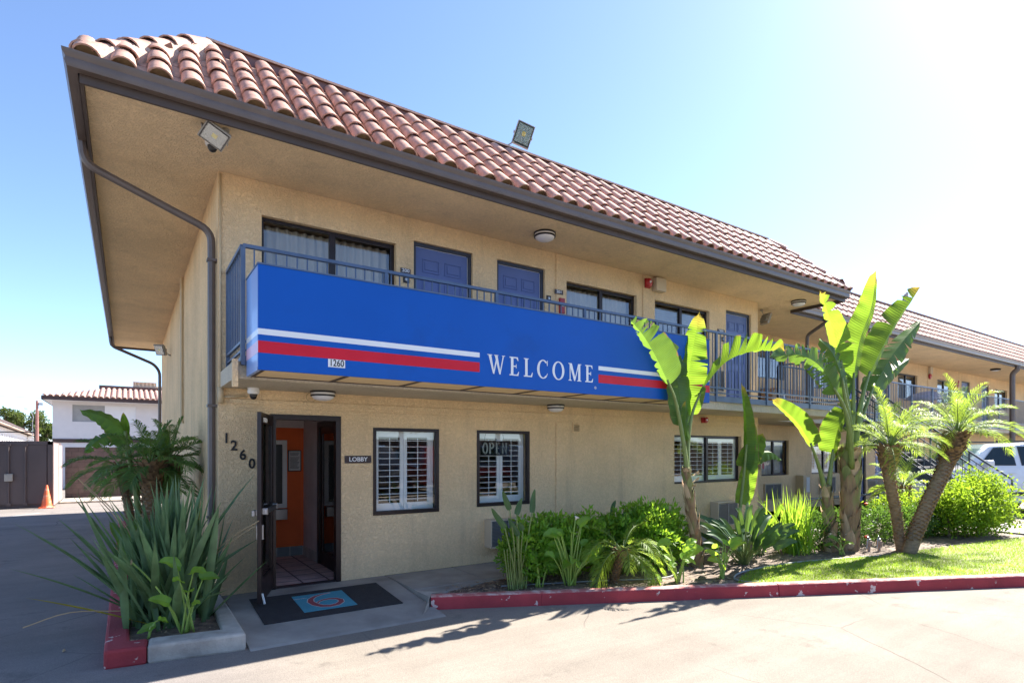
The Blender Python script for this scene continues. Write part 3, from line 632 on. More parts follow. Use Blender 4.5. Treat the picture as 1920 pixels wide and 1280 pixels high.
mb = MB(); mb.box(.62,1.18,2.22,2.246,.85,1.79); build('pane', mb, M['lampblack'], f)
mb = MB(); mb.box(.5,1.24,2.12,2.2,.6,.77); build('cash_tray', mb, M['steel'], f, bevel=.01)
mb = MB(); framed(mb, 1.27,1.475,1.36,1.70,2.228,2.248,.012); f = build('notice_frame', mb, M['black'], B)
mb = MB(); mb.box(1.282,1.463,2.234,2.247,1.372,1.688); pg = build('notice', mb, M['paper'], f)
mb = MB()
for k in range(14):
    if k != 3: mb.box(1.30+.004*(k % 3), 1.445-.01*(k % 4), 2.232, 2.2335, 1.655-k*.019, 1.661-k*.019)
build('notice_lines', mb, M['black'], pg)
# inner lobby door (black frame in the right-hand wall)
mb = MB()
for a, b_ in ((.16,.24),(1.34,1.42)): mb.box(1.505,1.61,a,b_,.004,2.12)
mb.box(1.505,1.61,.24,1.34,2.04,2.12); mb.box(1.53,1.57,.24,.36,.004,2.04); mb.box(1.53,1.57,1.22,1.34,.004,2.04); mb.box(1.53,1.57,.36,1.22,.004,.2); mb.box(1.53,1.57,.36,1.22,1.94,2.04)
f = build('inner_door', mb, M['bronze'], B, bevel=.004)
mb = MB(); mb.box(1.545,1.555,.36,1.22,.2,1.94); build('pane', mb, M['glass_dark'], f)
# outer door frame and open leaf
mb = MB(); mb.box(.555,.63,-.02,.09,0,2.13); mb.box(1.36,1.425,-.02,.09,0,2.13); mb.box(.555,1.425,-.022,.092,2.07,2.135); mb.box(.63,1.36,.0,.09,.004,.018)
f = build('lobby_door_frame', mb, M['bronze'], B, bevel=.004)
hx, hy = .575, -.03; tx, ty = .31, -.74
d = V((tx-hx, ty-hy, 0)); L = d.length; d.normalize(); ml = Matrix((( d.x, -d.y, 0),(d.y, d.x, 0),(0,0,1)))
def leafbox(mb, a0, a1, z0, z1, th=.045, off=0):
    c = V((hx, hy, 0)) + d*((a0+a1)/2) + V((-d.y, d.x, 0))*off; mb.obox((c.x, c.y, (z0+z1)/2), a1-a0, th, z1-z0, ml)
mb = MB(); leafbox(mb,0,.09,.03,2.11); leafbox(mb,L-.1,L,.03,2.11); leafbox(mb,.09,L-.1,.03,.28,.043); leafbox(mb,.09,L-.1,1.99,2.11,.043); leafbox(mb,.09,L-.1,.98,1.06,.043)
lf = build('lobby_door', mb, M['bronze'], B, bevel=.004)
mb = MB(); leafbox(mb,.09,L-.1,.28,.98,.008); leafbox(mb,.09,L-.1,1.06,1.99,.008); build('pane', mb, M['glass_dark'], lf)
mb = MB(); leafbox(mb,.03,L-.03,1.0,1.05,.03,.06); leafbox(mb,.05,.09,.99,1.06,.08,.04); leafbox(mb,L-.09,L-.05,.99,1.06,.08,.04); leafbox(mb,L-.1,L+.01,.98,1.04,.03,-.06); leafbox(mb,L-.09,L-.05,.98,1.04,.06,-.035)
build('push_bar', mb, M['steel'], lf, bevel=.003)
mb = MB(); leafbox(mb,L-.07,L-.03,.72,.88,.075,0); build('lock', mb, M['steel'], lf, bevel=.003)
build('door_stop', MB().tube([(tx+.03,ty-.0,.14),(tx+.05,ty-.03,.03)],.012,6), M['steel'], lf)
mb = MB(); leafbox(mb,L-.35,L-.12,2.005,2.055,.048,0); build('door_decal', mb, M['paper'], lf)

# ------------------------------------------------------------------ tiled roofs
def tile_slope(O, U, S, W, slen, margin, pitch=.27, rows=5, rad=.098, seg=8, taper0=0, taper1=0, hipL=True, hipR=True, jitter=.008, lf=1.0):
    """O eave start point, U along eave, S up the slope, W outward normal. Clipped by 45 degree hips in plan."""
    O, U, S, W = V(O), V(U), V(S), V(W); tiles = MB(); pan = MB(); tiles.pl = []
    ex = slen/rows; ncol = int(margin/pitch)
    for c in range(ncol+1):
        u = (c+.5)*pitch
        for r in range(rows+1):
            s0 = r*ex - .05; s1 = s0+ex+.06
            if s1 > slen+.02: s1 = slen+.0
            if s1-s0 < .06: continue
            sm = (s0+s1)/2; k = math.cos(R(45))
            if hipL and u < sm*k + .02: continue
            if hipR and u > margin - sm*k - .02: continue
            j = random.uniform(-jitter, jitter); jz = random.uniform(0, jitter)
            r0, r1 = rad+.008, rad-.010; h0, h1 = (.036+jz)*lf, (.016+jz)*lf; o = len(tiles.v); o2 = None
            for (rr, ss, hh) in ((r0, s0, h0), (r1, s1, h1), (r0-.016, s0, h0), (r0-.02, s0+.12, h0-.004)):
                for q in range(seg+1):
                    a = math.pi*q/seg; p = O + U*(u+j+rr*math.cos(a)) + S*ss + W*(hh + rr*.82*math.sin(a)); tiles.v.append(tuple(p))
            n = seg+1
            for q in range(seg):
                tiles.f.append((o+q, o+q+1, o+n+q+1, o+n+q)); tiles.f.append((o+q+1, o+q, o+2*n+q, o+2*n+q+1)); tiles.f.append((o+2*n+q, o+3*n+q, o+3*n+q+1, o+2*n+q+1))
            if r == 0:
                o = len(tiles.v)
                for q in range(seg+1):
                    a = math.pi*q/seg; p = O + U*(u+j+(r0-.018)*math.cos(a)) + S*(s0+.07) + W*(h0 - .006 + (r0-.018)*.8*math.sin(a)); tiles.v.append(tuple(p))
                tiles.pl.append(len(tiles.f)); tiles.f.append(tuple(range(o, o+seg+1)))
            # pan tile between the covers
            o = len(pan.v)
            for (ss, hh) in ((s0-.01, .035), (s1, .012)):
                for q in range(6):
                    a = math.pi*q/5; p = O + U*(u+pitch/2 - .085*math.cos(a)) + S*ss + W*(hh-.035*math.sin(a)); pan.v.append(tuple(p))
            for q in range(5): pan.f.append((o+q, o+q+1, o+6+q+1, o+6+q))
    return tiles, pan
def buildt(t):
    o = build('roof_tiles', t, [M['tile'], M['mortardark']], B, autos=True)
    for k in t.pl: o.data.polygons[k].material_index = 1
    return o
s2 = math.sqrt(.5); SL = 1.75
t1, p1 = tile_slope((-1.30,-1.24,5.08), (1,0,0), (0,s2,s2), (0,-s2,s2), 1.62, 13.25)
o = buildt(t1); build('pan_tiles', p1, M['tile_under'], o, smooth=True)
t1, p1 = tile_slope((-1.20,14.2,5.08), (0,-1,0), (s2,0,s2), (-s2,0,s2), 1.62, 15.32, hipL=True)
o = buildt(t1); build('pan_tiles', p1, M['tile_under'], o, smooth=True)
t1, p1 = tile_slope((11.95,-1.30,5.06), (0,1,0), (-s2,0,s2), (s2,0,s2), 1.62, 2.9, hipR=False)
o = buildt(t1); build('pan_tiles', p1, M['tile_under'], o, smooth=True)
t1, p1 = tile_slope((11.9,-.02,5.06), (1,0,0), (0,s2,s2), (0,-s2,s2), SL, 34, hipL=False, hipR=False)
o = buildt(t1); build('pan_tiles', p1, M['tile_under'], o, smooth=True)
# sloping deck under the tiles, flat roof behind
mb = MB()
e0, e1, zt, zb = -1.28, 11.93, 6.28, 5.04
a = 1.24
a = 1.14; mb.add([(e0,e0,zb),(e1,e0,zb),(e1-a,e0+a,6.18),(e0+a,e0+a,6.18),(e0,14.18,zb),(e0+a,14.18-a,6.18),(e1,0,zb),(e1-a,1.2,6.18)],
       [(0,1,2,3),(4,0,3,5),(1,6,7,2)])
mb.add([(e1-1.3,.0,zb),(46.4,.0,zb),(46.4,1.24,zt),(e1-1.3,1.24,zt)], [(0,1,2,3)])
mb.add([(e0,14.18,zb),(46.4,14.18,zb),(46.4,13,zt),(e0+a,13,zt)], [(0,1,2,3)])
mb.add([(e0+a,e0+a,6.17),(e1-a,e0+a,6.17),(e1-a,1.3,6.17),(46.4,1.3,6.17),(46.4,13.0,6.17),(e0+a,13.0,6.17)], [(0,1,2,3,4,5)])
mb.add([(46.4,0,zb),(46.4,14.18,zb),(46.4,13,zt),(46.4,1.24,zt)], [(0,1,2,3)])
build('roof_deck', mb, M['mortar'], B)
# ridge capping
mb = MB(); mb.box(-.12,10.78,-.095,-.04,6.15,6.33); mb.box(-.14,10.8,-.12,.14,6.331,6.352)
mb.box(10.9,46.4,1.2,1.26,6.27,6.43); mb.box(10.8,46.4,1.18,1.44,6.431,6.452); mb.box(-.12,-.06,-.03,13,6.15,6.33); mb.box(-.14,.12,.15,13,6.331,6.352)
build('ridge_cap', mb, M['cap'], B, bevel=.004)
mb = MB(); mb.box(-.14,10.8,-.132,-.121,6.325,6.352); mb.box(10.8,46.4,1.166,1.179,6.425,6.452)
build('ridge_flashing', mb, M['mortar'], B)
# hip caps
def hipcaps(P0, P1, n, parent):
    P0, P1 = V(P0), V(P1); D = (P1-P0).normalized(); up = V((0,0,1)); side = D.cross(up).normalized(); nn = side.cross(D).normalized(); L = (P1-P0).length; ex = L/n; mb = MB()
    for i in range(n):
        s0 = i*ex-.03; s1 = (i+1)*ex+.05; o = len(mb.v); seg = 8
        for rr, ss, hh in ((.125, s0, .04), (.10, s1, .01), (.108, s0, .04), (.104, s0+.15, .03)):
            for q in range(seg+1):
                a = math.pi*q/seg; mb.v.append(tuple(P0 + D*ss + side*rr*math.cos(a) + nn*(hh+rr*.8*math.sin(a))))
        m_ = seg+1
        for q in range(seg): mb.f += [(o+q,o+q+1,o+m_+q+1,o+m_+q),(o+q+1,o+q,o+2*m_+q,o+2*m_+q+1),(o+2*m_+q,o+3*m_+q,o+3*m_+q+1,o+2*m_+q+1)]
    return build('hip_tiles', mb, M['tile'], parent, autos=True)
h = hipcaps((-1.17,-1.17,5.12), (-.16,-.16,6.20), 6, B)
hipcaps((11.90,-1.25,5.08), (10.80,-.14,6.22), 6, B)
# mortar bedding lumps beneath the hip tiles
mb = MB()
rows_ = []
for i in range(61):
    t = .02+.9*i/60; p = V((-1.20,-1.26,5.12)).lerp(V((-.10,-.18,6.22)), t); k_ = random.uniform(-.012,.02)
    for q in range(5): f_ = q/4; mb.v.append((p.x+.04+.10*f_+k_*f_, p.y-.05+.02*f_, p.z+.03-.06*f_-.09*f_*f_+random.uniform(-.014,.014)))
    if i:
        for q in range(4): a_ = (i-1)*5+q; mb.f.append((a_, a_+5, a_+6, a_+1))
build('hip_mortar', mb, M['mortar'], B, smooth=True)
# gutters (K profile)
def gutter(path, name, m, closed=(True, True), h=.13, flip=1):
    """path: list of plan points; outward offset direction computed to the right of travel * flip"""
    prof = [(.0,0.02),(.012,-.005),(.085,-.005),(.098,.03),(.092,.07),(.115,.105),(.118,.128),(.108,.13),(.104,.112),(.0,.10)]
    n = len(path); P = [V(p) for p in path]; mb = MB()
    for i, p in enumerate(P):
        if i == 0: d_ = (P[1]-P[0]).normalized(); nn = V((d_.y,-d_.x))*flip
        elif i == n-1: d_ = (P[-1]-P[-2]).normalized(); nn = V((d_.y,-d_.x))*flip
        else:
            d0 = (P[i]-P[i-1]).normalized(); d1 = (P[i+1]-P[i]).normalized(); n0 = V((d0.y,-d0.x))*flip; n1 = V((d1.y,-d1.x))*flip; nn = (n0+n1); nn = nn/(nn.length**2)*2*.5*1.0; nn = (n0+n1)/(1+n0.dot(n1))
        for o_, z in prof: mb.v.append((p.x+nn.x*o_, p.y+nn.y*o_, 4.945+z))
    k = len(prof)
    for i in range(n-1):
        for q in range(k): mb.f.append((i*k+q, i*k+(q+1) % k, (i+1)*k+(q+1) % k, (i+1)*k+q))
    mb.f.append(tuple(range(k))); mb.f.append(tuple(range((n-1)*k, n*k)))
    return build(name, mb, m, B, autos=True)
gutter([(-1.22,14.18),(-1.22,-1.22),(11.86,-1.22)], 'gutter', M['gutter'], flip=1)
gutter([(11.86,-.02),(46.4,-.02)], 'gutter', M['gutter_rear'], flip=1)
gutter([(11.86,-1.22),(11.86,-.15)], 'gutter', M['gutter'], flip=1)
# gutter joints / lap strips
mb = MB(); mb.box(-1.22,11.86,-1.22,-1.192,4.868,5.06); mb.box(-1.22,-1.192,-1.19,14.16,4.868,5.06); mb.box(11.83,11.86,-1.19,-.02,4.868,5.06); mb.box(11.86,46.4,-.02,.0,4.868,5.06); mb.box(-1.22,0,14.142,14.17,4.868,5.06)
build('fascia', mb, M['fascia'], B)

# downspouts
def downspout(pts, w_=.075, name='downspout', m=None, ribs=True):
    mb = MB(); P = [V(p) for p in pts]
    mb.tube(P, w_/2*1.15, 8)
    o = build(name, mb, m or M['gutter'], B, autos=True)
    return o
def arc(pts, nrad=.1, seg=5):
    P = [V(p) for p in pts]; out = [P[0]]
    for i in range(1, len(P)-1):
        a = (P[i-1]-P[i]); b_ = (P[i+1]-P[i]); r = min(nrad, a.length/2, b_.length/2); A = P[i]+a.normalized()*r; C_ = P[i]+b_.normalized()*r
        for k in range(seg+1):
            t = k/seg; out.append(A*(1-t)**2 + P[i]*2*t*(1-t) + C_*t*t)
    out.append(P[-1]); return out
downspout(arc([(-1.27,.12,4.95),(-1.25,.12,4.72),(-.06,.12,4.26),(-.055,.12,4.0),(-.055,.12,.45),(-.1,-.1,.25)], .14))
for z in (3.9, 2.2, .9): build('downspout_strap', MB().box(-.105,-.0,.07,.17,z,z+.03), M['gutter'], B)
downspout(arc([(-1.27,12.6,4.95),(-1.25,12.6,4.7),(-.2,12.9,4.3),(-.05,13.0,4.1),(-.05,13.0,.1)], .14))
downspout(arc([(13.34,-.06,4.95),(13.34,-.06,4.85),(13.34,.42,4.6),(13.34,.42,2.6)], .1))
downspout(arc([(27.2,-.06,4.95),(27.2,-.06,4.8),(27.2,.1,4.65),(27.2,.1,-.1)], .1), .16)
# beige conduits on the side wall and corner
build('conduit', MB().tube([(-.035,4.8,4.9),(-.035,4.8,2.25),(-.02,4.8,2.2)], .028, 8), M['conduit'], B, autos=True)
mb = MB(); mb.tube([(.02,-.02,4.9),(.02,-.02,2.4)], .012, 6); mb.box(-.01,.05,-.06,-.003,2.24,2.42); mb.tube([(.02,-.035,2.31),(.3,-.035,2.33)], .011, 6)
build('conduit', mb, M['conduit'], B, autos=True)
# corner bead line of stucco
# ------------------------------------------------------------------ railing
def railing(pts, name='railing', posts=True, top=3.77, m=None, closed_toe=True, skip=None, pitch=.105, pp=1.55, off=.0):
    m = m or M['railblue']; mb = MB(); pm = []
    for i in range(len(pts)-1):
        a = V((*pts[i], 0)); b_ = V((*pts[i+1], 0)); L = (b_-a).length; d_ = (b_-a)/L
        z = V((0,0,1))
        mb.bar(a+z*top, b_+z*top, .045, .035); mb.bar(a+z*2.80, b_+z*2.80, .028, .028); mb.bar(a+z*2.71, b_+z*2.71, .022, .02)
        if closed_toe: mb.bar(a+z*2.605, b_+z*2.605, .012, .10)
        n = int(L/pitch)
        for k in range(1, n):
            p = a+d_*(L*k/n); mb.bar(p+z*2.80, p+z*(top-.01), .013, .013)
        if posts:
            n2 = max(1, round(L/pp))
            for k in range(0 if i == 0 else 1, n2+1): pm.append(a+d_*(L*k/n2))
    ra = build(name, mb, m, B)
    for p in pm:
        q = MB(); q.bar(p+V((0,0,2.56)), p+V((0,0,top-.018)), .04, .04); build('post', q, m, ra)
    return ra
railing([(.10,-.0),(.10,-1.04)]); railing([(.10,-1.06),(12.28,-1.06)]); railing([(12.3,-1.04),(12.3,.57)], m=M['railblue']); railing([(12.3,.56),(15.35,.56)], m=M['raildark']); railing([(16.55,.56),(46,.56)], m=M['railblue'], pitch=.11)
# ------------------------------------------------------------------ stair
ST = thing('staircase', (15.95,.6,0), 'dark steel outdoor staircase with railings rising to the rear walkway', 'staircase')
sl_ = .655; yb, yt_ = -2.75, .58; zt_ = 2.6
def szz(y): return zt_ - (yt_-y)*(zt_/(yt_-yb)) 
for x in (15.42, 16.52):
    mb = MB(); mb.bar((x,yt_,zt_-.12),(x,yb,.0),.04,.26); build('stringer', mb, M['raildark'], ST)
for x in (15.40, 16.54):
    mb = MB(); a = V((x,yt_,zt_)); b_ = V((x,yb,.0))
    for h_, w_ in ((1.02,.04),(.86,.022),(.2,.024),(.1,.02)): mb.bar(a+V((0,0,h_)), b_+V((0,0,h_)), w_, w_)
    n = 24
    for k in range(n+1):
        p = a.lerp(b_, k/n); mb.bar(p+V((0,0,.1 if k % 6 else -.02)), p+V((0,0,1.01 if k % 6 == 0 else .86)), .014 if k % 6 else .035, .014 if k % 6 else .035)
    build('stair_rail', mb, M['raildark'], ST)
for k in range(14):
    y = yb+.14+k*(yt_-yb)/14; mb = MB(); mb.box(15.44,16.5,y-.02,y+.26,szz(y)+.02,szz(y)+.07); build('step', mb, M['concrete'], ST, bevel=.006)
# ------------------------------------------------------------------ the blue sign along the balcony
SG = thing('welcome_sign', (.13,-1.7,2.438), 'long blue sign box reading WELCOME with red and white stripes across the balcony', 'sign')
sx0, sx1, sy0, sy1, sz0, sz1 = .130, 6.685, -1.7, -1.07, 2.438, 3.419
mb = MB(); mb.box(sx0,sx1,sy0,sy0+.03,sz0,sz1); mb.box(sx1-.03,sx1,sy0+.0305,sy1,sz0,sz1-.002)
build('panel', mb, M['blue'], SG, bevel=.002)
fp = build('side_panel', MB().box(sx0,sx0+.03,sy0+.0305,sy1,sz0,sz1-.002), M['glareblue'], SG); fp['label'] = 'blue end panel paled by painted sky glare'
mb = MB(); mb.box(sx0-.006,sx1+.006,sy0-.008,sy0+.035,sz1+.0005,sz1+.014); mb.box(sx0-.006,sx0+.035,sy0+.036,sy1,sz1+.0005,sz1+.014); build('top_edge', mb, M['railblue'], SG)
mb = MB(); mb.box(sx0,sx1,sy0+.031,sy0+.045,sz0+.004,sz0+.03)
for k in range(9):
    x = sx0+.032+(sx1-sx0-.09)*k/8; mb.box(x, x+.04, sy0+.046, sy1-.001, sz0+.004, sz0+.03)
mb.box(sx0+.03,sx1-.03,sy1,sy1+.012,sz0+.003,sz0+.03)
build('bottom_frame', mb, M['fascia'], SG)
mb = MB()
for k in range(8):
    x0 = sx0+.032+(sx1-sx0-.09)*k/8+.041; x1 = x0+(sx1-sx0-.09)/8-.042
    n = 26
    for j in range(n): a = sy0+.046+(sy1-sy0-.048)*j/n; b_ = sy0+.046+(sy1-sy0-.048)*(j+1)/n; mb.add([(x0,a,sz0+.02),(x1,a,sz0+.02),(x1,(a+b_)/2,sz0+.012),(x0,(a+b_)/2,sz0+.012),(x1,b_,sz0+.02),(x0,b_,sz0+.02)], [(0,1,2,3),(3,2,4,5)])
build('bottom_panel', mb, M['conduit'], SG)
Y = sy0-.0015
for bx in ((sx0-.0015,2.511,Y,sy0-.0003,2.767,2.822),(4.357,sx1,Y,sy0-.0003,2.767,2.822),(sx0-.0015,sx0-.0003,sy0,sy1,2.767,2.822)): build('white_stripe', MB().box(*bx), M['white'], SG)
for bx in ((sx0-.0015,2.511,Y,sy0-.0003,2.598,2.709),(4.357,sx1,Y,sy0-.0003,2.598,2.709),(sx0-.0015,sx0-.0003,sy0,sy1,2.598,2.709)): build('red_stripe', MB().box(*bx), M['red'] if bx[3] < sy0+.01 else M['glarered'], SG)
# serif letters
class Gl:
    def __init__(s): s.p = []
    def poly(s, *pts): s.p.append(list(pts)); return s
    def rect(s, x0, x1, y0, y1): return s.poly((x0,y0),(x1,y0),(x1,y1),(x0,y1))
    def ser(s, x, y, w_=.17, up=1, st=.05):  # bracketed serif
        return s.poly((x-w_,y),(x+w_,y),(x+w_,y+.028*up),(x+st,y+.075*up),(x-st,y+.075*up),(x-w_,y+.028*up))
    def ring(s, cx, cy, ax, ay, bx, by, a0, a1, n=30, tw=None):
        for i in range(n):
            t0 = a0+(a1-a0)*i/n; t1 = a0+(a1-a0)*(i+1)/n
            s.poly((cx+ax*math.cos(t0),cy+ay*math.sin(t0)),(cx+ax*math.cos(t1),cy+ay*math.sin(t1)),(cx+bx*math.cos(t1),cy+by*math.sin(t1)),(cx+bx*math.cos(t0),cy+by*math.sin(t0)))
        return s
def glyph(c):
    g = Gl(); k = .062
    if c == 'E':
        g.rect(.11,.27,0,1); g.rect(.02,.6,0,.065); g.rect(.02,.57,.935,1); g.rect(.27,.46,.475,.54)
        g.poly((.60,0),(.645,.22),(.615,.22),(.5,.045)); g.poly((.57,1),(.6,.80),(.575,.80),(.47,.955)); g.rect(.445,.475,.40,.62); wd = .66
    elif c == 'L':
        g.rect(.11,.27,0,1); g.rect(.02,.58,0,.065); g.ser(.185,1,.165,-1,.065); g.poly((.58,0),(.63,.25),(.6,.25),(.48,.045)); wd = .62
    elif c == 'W':
        g.poly((.03,1),(.205,1),(.42,.0),(.33,0)); g.poly((.33,0),(.40,0),(.63,.92),(.56,1)); g.poly((.43,1),(.60,1),(.82,0),(.73,0)); g.poly((.73,0),(.80,0),(1.03,1),(.965,1))
        g.rect(-.03,.27,.965,1); g.rect(.40,.66,.965,1); g.rect(.90,1.1,.965,1); wd = 1.08
    elif c == 'M':
        g.rect(.09,.15,.0,1); g.poly((.05,1),(.25,1),(.53,.12),(.44,.0)); g.poly((.44,0),(.50,0),(.82,1),(.75,1)); g.rect(.75,.905,0,1); g.ser(.12,0,.12,1,.03); g.ser(.825,0,.165,1,.065); g.rect(-.01,.2,.965,1); g.rect(.80,.99,.965,1); wd = .98
    elif c == 'C':
        g.ring(.44,.5,.42,.525,.26,.465,R(48),R(312)); g.poly((.70,.88),(.735,.70),(.765,.70),(.765,1),(.74,1)); g.poly((.66,.13),(.70,.10),(.77,.27),(.74,.28)); wd = .80
    elif c == 'O':
        g.ring(.46,.5,.44,.525,.28,.465,0,2*math.pi,40); wd = .92
    return g, wd
x = 2.622; sp_ = []
for c in 'WELCOME': sp_.append(glyph(c)[1])
hgt = .224; tot = sum(sp_)*hgt*.97; gap = (4.26-2.622-tot)/6
for i, c in enumerate('WELCOME'):
    g, wd = glyph(c); mb = MB()
    for j, pl in enumerate(g.p): mb.prismy([(x+px_*hgt*.97, 2.593+pz*hgt) for px_, pz in pl], sy0-.004-.00015*(j % 7), sy0-.0003)
    build('letter', mb, M['white'], SG); x += wd*hgt*.97+gap
mb = MB(); mb.box(.772,.941,Y-.001,sy0-.0003,2.516,2.596); pl = build('number_plate', mb, M['white'], SG)
text('digits', '1260', .095, .0008, (.857, sy0-.004, 2.556), M['black'], pl, sx=.78, offset=.0012)
text('registered_mark', '®', .05, .0008, (4.299, sy0-.002, 2.525), M['white'], SG)
# ------------------------------------------------------------------ wall fittings
def ceiling_lamp(x, y, z, label, r=.165):
    t = thing('ceiling_lamp', (x,y,z), label, 'ceiling lamp', 'round lamps under the eave and balcony')
    build('ring', MB().lathe((x,y,z), [(.6*r,0),(r,-.0),(r,-.022),(r*1.0,-.022),(r*.9,-.023)], 32), M['lampblack'], t, autos=True)
    build('band', MB().lathe((x,y,z), [(r*.94,-.023),(r*.94,-.045)], 32), M['white_metal'], t, autos=True)
    build('ring', MB().lathe((x,y,z), [(r*.98,-.045),(r*.98,-.062),(r*.88,-.066)], 32), M['lampblack'], t, autos=True)
    build('lens', MB().lathe((x,y,z), [(r*.88,-.062),(r*.82,-.085),(r*.6,-.105),(r*.3,-.115),(.01,-.117)], 32), M['lens'], t, autos=True)
    return t
ceiling_lamp(4.29,-.6,4.93,'round black ringed lamp under the eave above the second blue door')
ceiling_lamp(11.17,-.59,4.93,'round black ringed lamp under the eave at its far right corner', .15)
ceiling_lamp(1.12,-.28,2.418,'round black ringed lamp under the balcony above the open lobby door', .15)
ceiling_lamp(4.75,-.28,2.418,'round black ringed lamp under the balcony by the wall pilaster', .14)
ceiling_lamp(20.5,1.2,4.93,'small round lamp under the rear eave behind the big banana leaves', .14)
def slim(x, y, z, label):
    t = thing('ceiling_lamp', (x,y,z), label, 'ceiling lamp', 'round lamps under the eave and balcony')
    build('housing', MB().lathe((x,y,z), [(.16,0),(.17,-.02),(.17,-.05),(.14,-.07)], 24), M['lampblack'], t, autos=True); build('lens', MB().lathe((x,y,z), [(.14,-.068),(.1,-.09),(.02,-.1)], 24), M['lens'], t, autos=True)
slim(24.6,1.3,2.418,'small lamp under the rear balcony left of the white vehicle roof'); slim(28.9,1.3,2.418,'small lamp under the rear balcony above the white vehicle'); slim(27.5,.7,4.93,'small lamp under the rear eave beside the far post')
mb = MB(); pts = [V((1.0,-.2,2.40))+V((.06*math.sin(a)*(1),.0,-.055+.055*math.cos(a))) for a in [k*.5 for k in range(13)]]
mb.tube(pts, .004, 5); solo(build('loose_cable', mb, M['drystalk']), 'thin loop of loose cable hanging from the lamp over the lobby door', 'cable', loc=(1.0,-.2,2.4))
def floodlight(pos, aim, w_, h_, label, mount, up=(0,0,1), full=True):
    pos = V(pos); aim = V(aim).normalized(); u = V(up); a = aim.cross(u).normalized(); u = a.cross(aim).normalized(); mt = Matrix((a, aim, u)).transposed()
    t = thing('floodlight', tuple(pos), label, 'floodlight', 'square floodlights on the motel')
    mb = MB(); mb.obox(pos, w_, .05, h_, mt)
    for k in range(7): mb.obox(pos - aim*.045 + a*(w_*.8*(k/6-.5)), .006, .045, h_*.7, mt)
    build('housing', mb, M['flood'], t, bevel=.004)
    mb = MB(); mb.obox(pos+aim*.027, w_*.92, .006, h_*.92, mt); build('bezel', mb, M['lampblack'], t)
    mb = MB(); mb.obox(pos+aim*.031, w_*.8, .004, h_*.78, mt); rf_ = build('reflector', mb, M['reflector'], t)
    mb = MB(); mb.obox(pos+aim*.034+u*h_*.02, w_*.2, .004, h_*.2, mt); build('led_chip', mb, M['led'], rf_)
    mb = MB(); mb.obox(pos+aim*.04, w_*.86, .002, h_*.84, mt); build('glass', mb, M['glass'], t)
    mb = MB(); q = V(mount)
    mb.tube([q, q.lerp(pos-aim*.03, .5)+V((0,0,-.0)), pos-aim*.04], .011, 6); mb.bar(pos-a*(w_/2+.01)-aim*.05, pos-a*(w_/2+.01)+aim*.0, .008, .03); mb.bar(pos+a*(w_/2+.01)-aim*.05, pos+a*(w_/2+.01)+aim*.0, .008, .03); mb.bar(pos-a*(w_/2+.012)-aim*.05, pos+a*(w_/2+.012)-aim*.05, .008, .03)
    mb.lathe(q, [(.035,-.01),(.035,.02)], 12)
    build('bracket', mb, M['flood'], t)
    return t
floodlight((-.16,-1.08,4.80), (-.15,-.75,-.75), .24, .19, 'square white floodlight hanging under the eave near the left roof corner', (-.05,-1.0,4.92), up=(.45,-.2,1))
floodlight((4.22,-.14,6.58), (-.4,-1,-.3), .28, .34, 'square floodlight standing on the front roof ridge', (3.95,-.05,6.355), up=(.3,0,1))
floodlight((-.22,8.6,4.10), (-.8,-.75,-.5), .26, .26, 'square floodlight on the left side wall under the eave', (-.01,8.7,4.0), up=(.3,.2,1))
floodlight((11.3,.25,4.72), (1,-.3,-.4), .24, .26, 'square floodlight under the eave near its right end', (11.2,.3,4.91))
floodlight((20.6,1.1,6.75), (.6,-1,-.1), .4, .34, 'square floodlight on the rear wing roof ridge', (20.2,1.2,6.45))
def dome(x, y, z, label, r=.055, white=True):
    t = thing('security_camera', (x,y,z), label, 'camera', 'dome security cameras')
    build('housing', MB().lathe((x,y,z), [(r*1.15,0),(r*1.2,-.045),(r*1.05,-.07),(r*.8,-.075)], 24), M['beige'] if not white else M['white_metal'], t, autos=True)
    build('dome', MB().lathe((x,y,z), [(r*.78,-.073),(r*.74,-.1),(r*.5,-.125),(r*.2,-.135),(.003,-.137)], 24), M['lampblack'], t, autos=True)
dome(.34,-.22,2.418,'white dome camera under the balcony left of the lobby door'); dome(-.14,-.72,4.93,'white dome camera just below the floodlight at the left roof corner', .06); dome(25.4,1.2,2.418,'small camera under the rear balcony by the white vehicle', .06)
def ac(x0, x1, z0, z1, yf, label, dep=.2):
    t = thing('air_conditioner', ((x0+x1)/2, yf, z0), label, 'air conditioner', 'through wall air conditioners')
    mb = MB(); framed(mb, x0, x1, z0, z1, yf-dep, yf-.002, .02); mb.box(x0+.021, x1-.021, yf-dep+.05, yf-.003, z0+.021, z1-.021); build('casing', mb, M['beige'], t, bevel=.004)
    mb = MB(); n = int((z1-z0-.04)/.021)
    for k in range(n): z = z0+.022+k*.021; mb.add([(x0+.022,yf-dep+.002,z+.004),(x1-.022,yf-dep+.002,z+.004),(x1-.022,yf-dep+.02,z+.015),(x0+.022,yf-dep+.02,z+.015),(x0+.022,yf-dep+.002,z+.006),(x1-.022,yf-dep+.002,z+.006),(x1-.022,yf-dep+.02,z+.017),(x0+.022,yf-dep+.02,z+.017)], [(0,1,2,3),(4,5,6,7),(0,1,5,4)])
    xm = (x0+x1)/2; mb.box(xm-.008, xm+.008, yf-dep-.001, yf-dep+.001, z0+.022, z1-.022)
    build('grille', mb, M['grille'], t)
ac(3.60,4.22,.24,.66,0,'beige framed air conditioner below the window with the OPEN sign'); ac(8.95,9.6,.18,.66,0,'air conditioner below the wide shuttered window behind the tall banana stem')
ac(13.8,14.6,.33,.78,1.9,'air conditioner below the recessed ground floor window',.05); ac(16.7,17.6,.4,.9,1.9,'air conditioner behind the smaller banana trunk',.05)
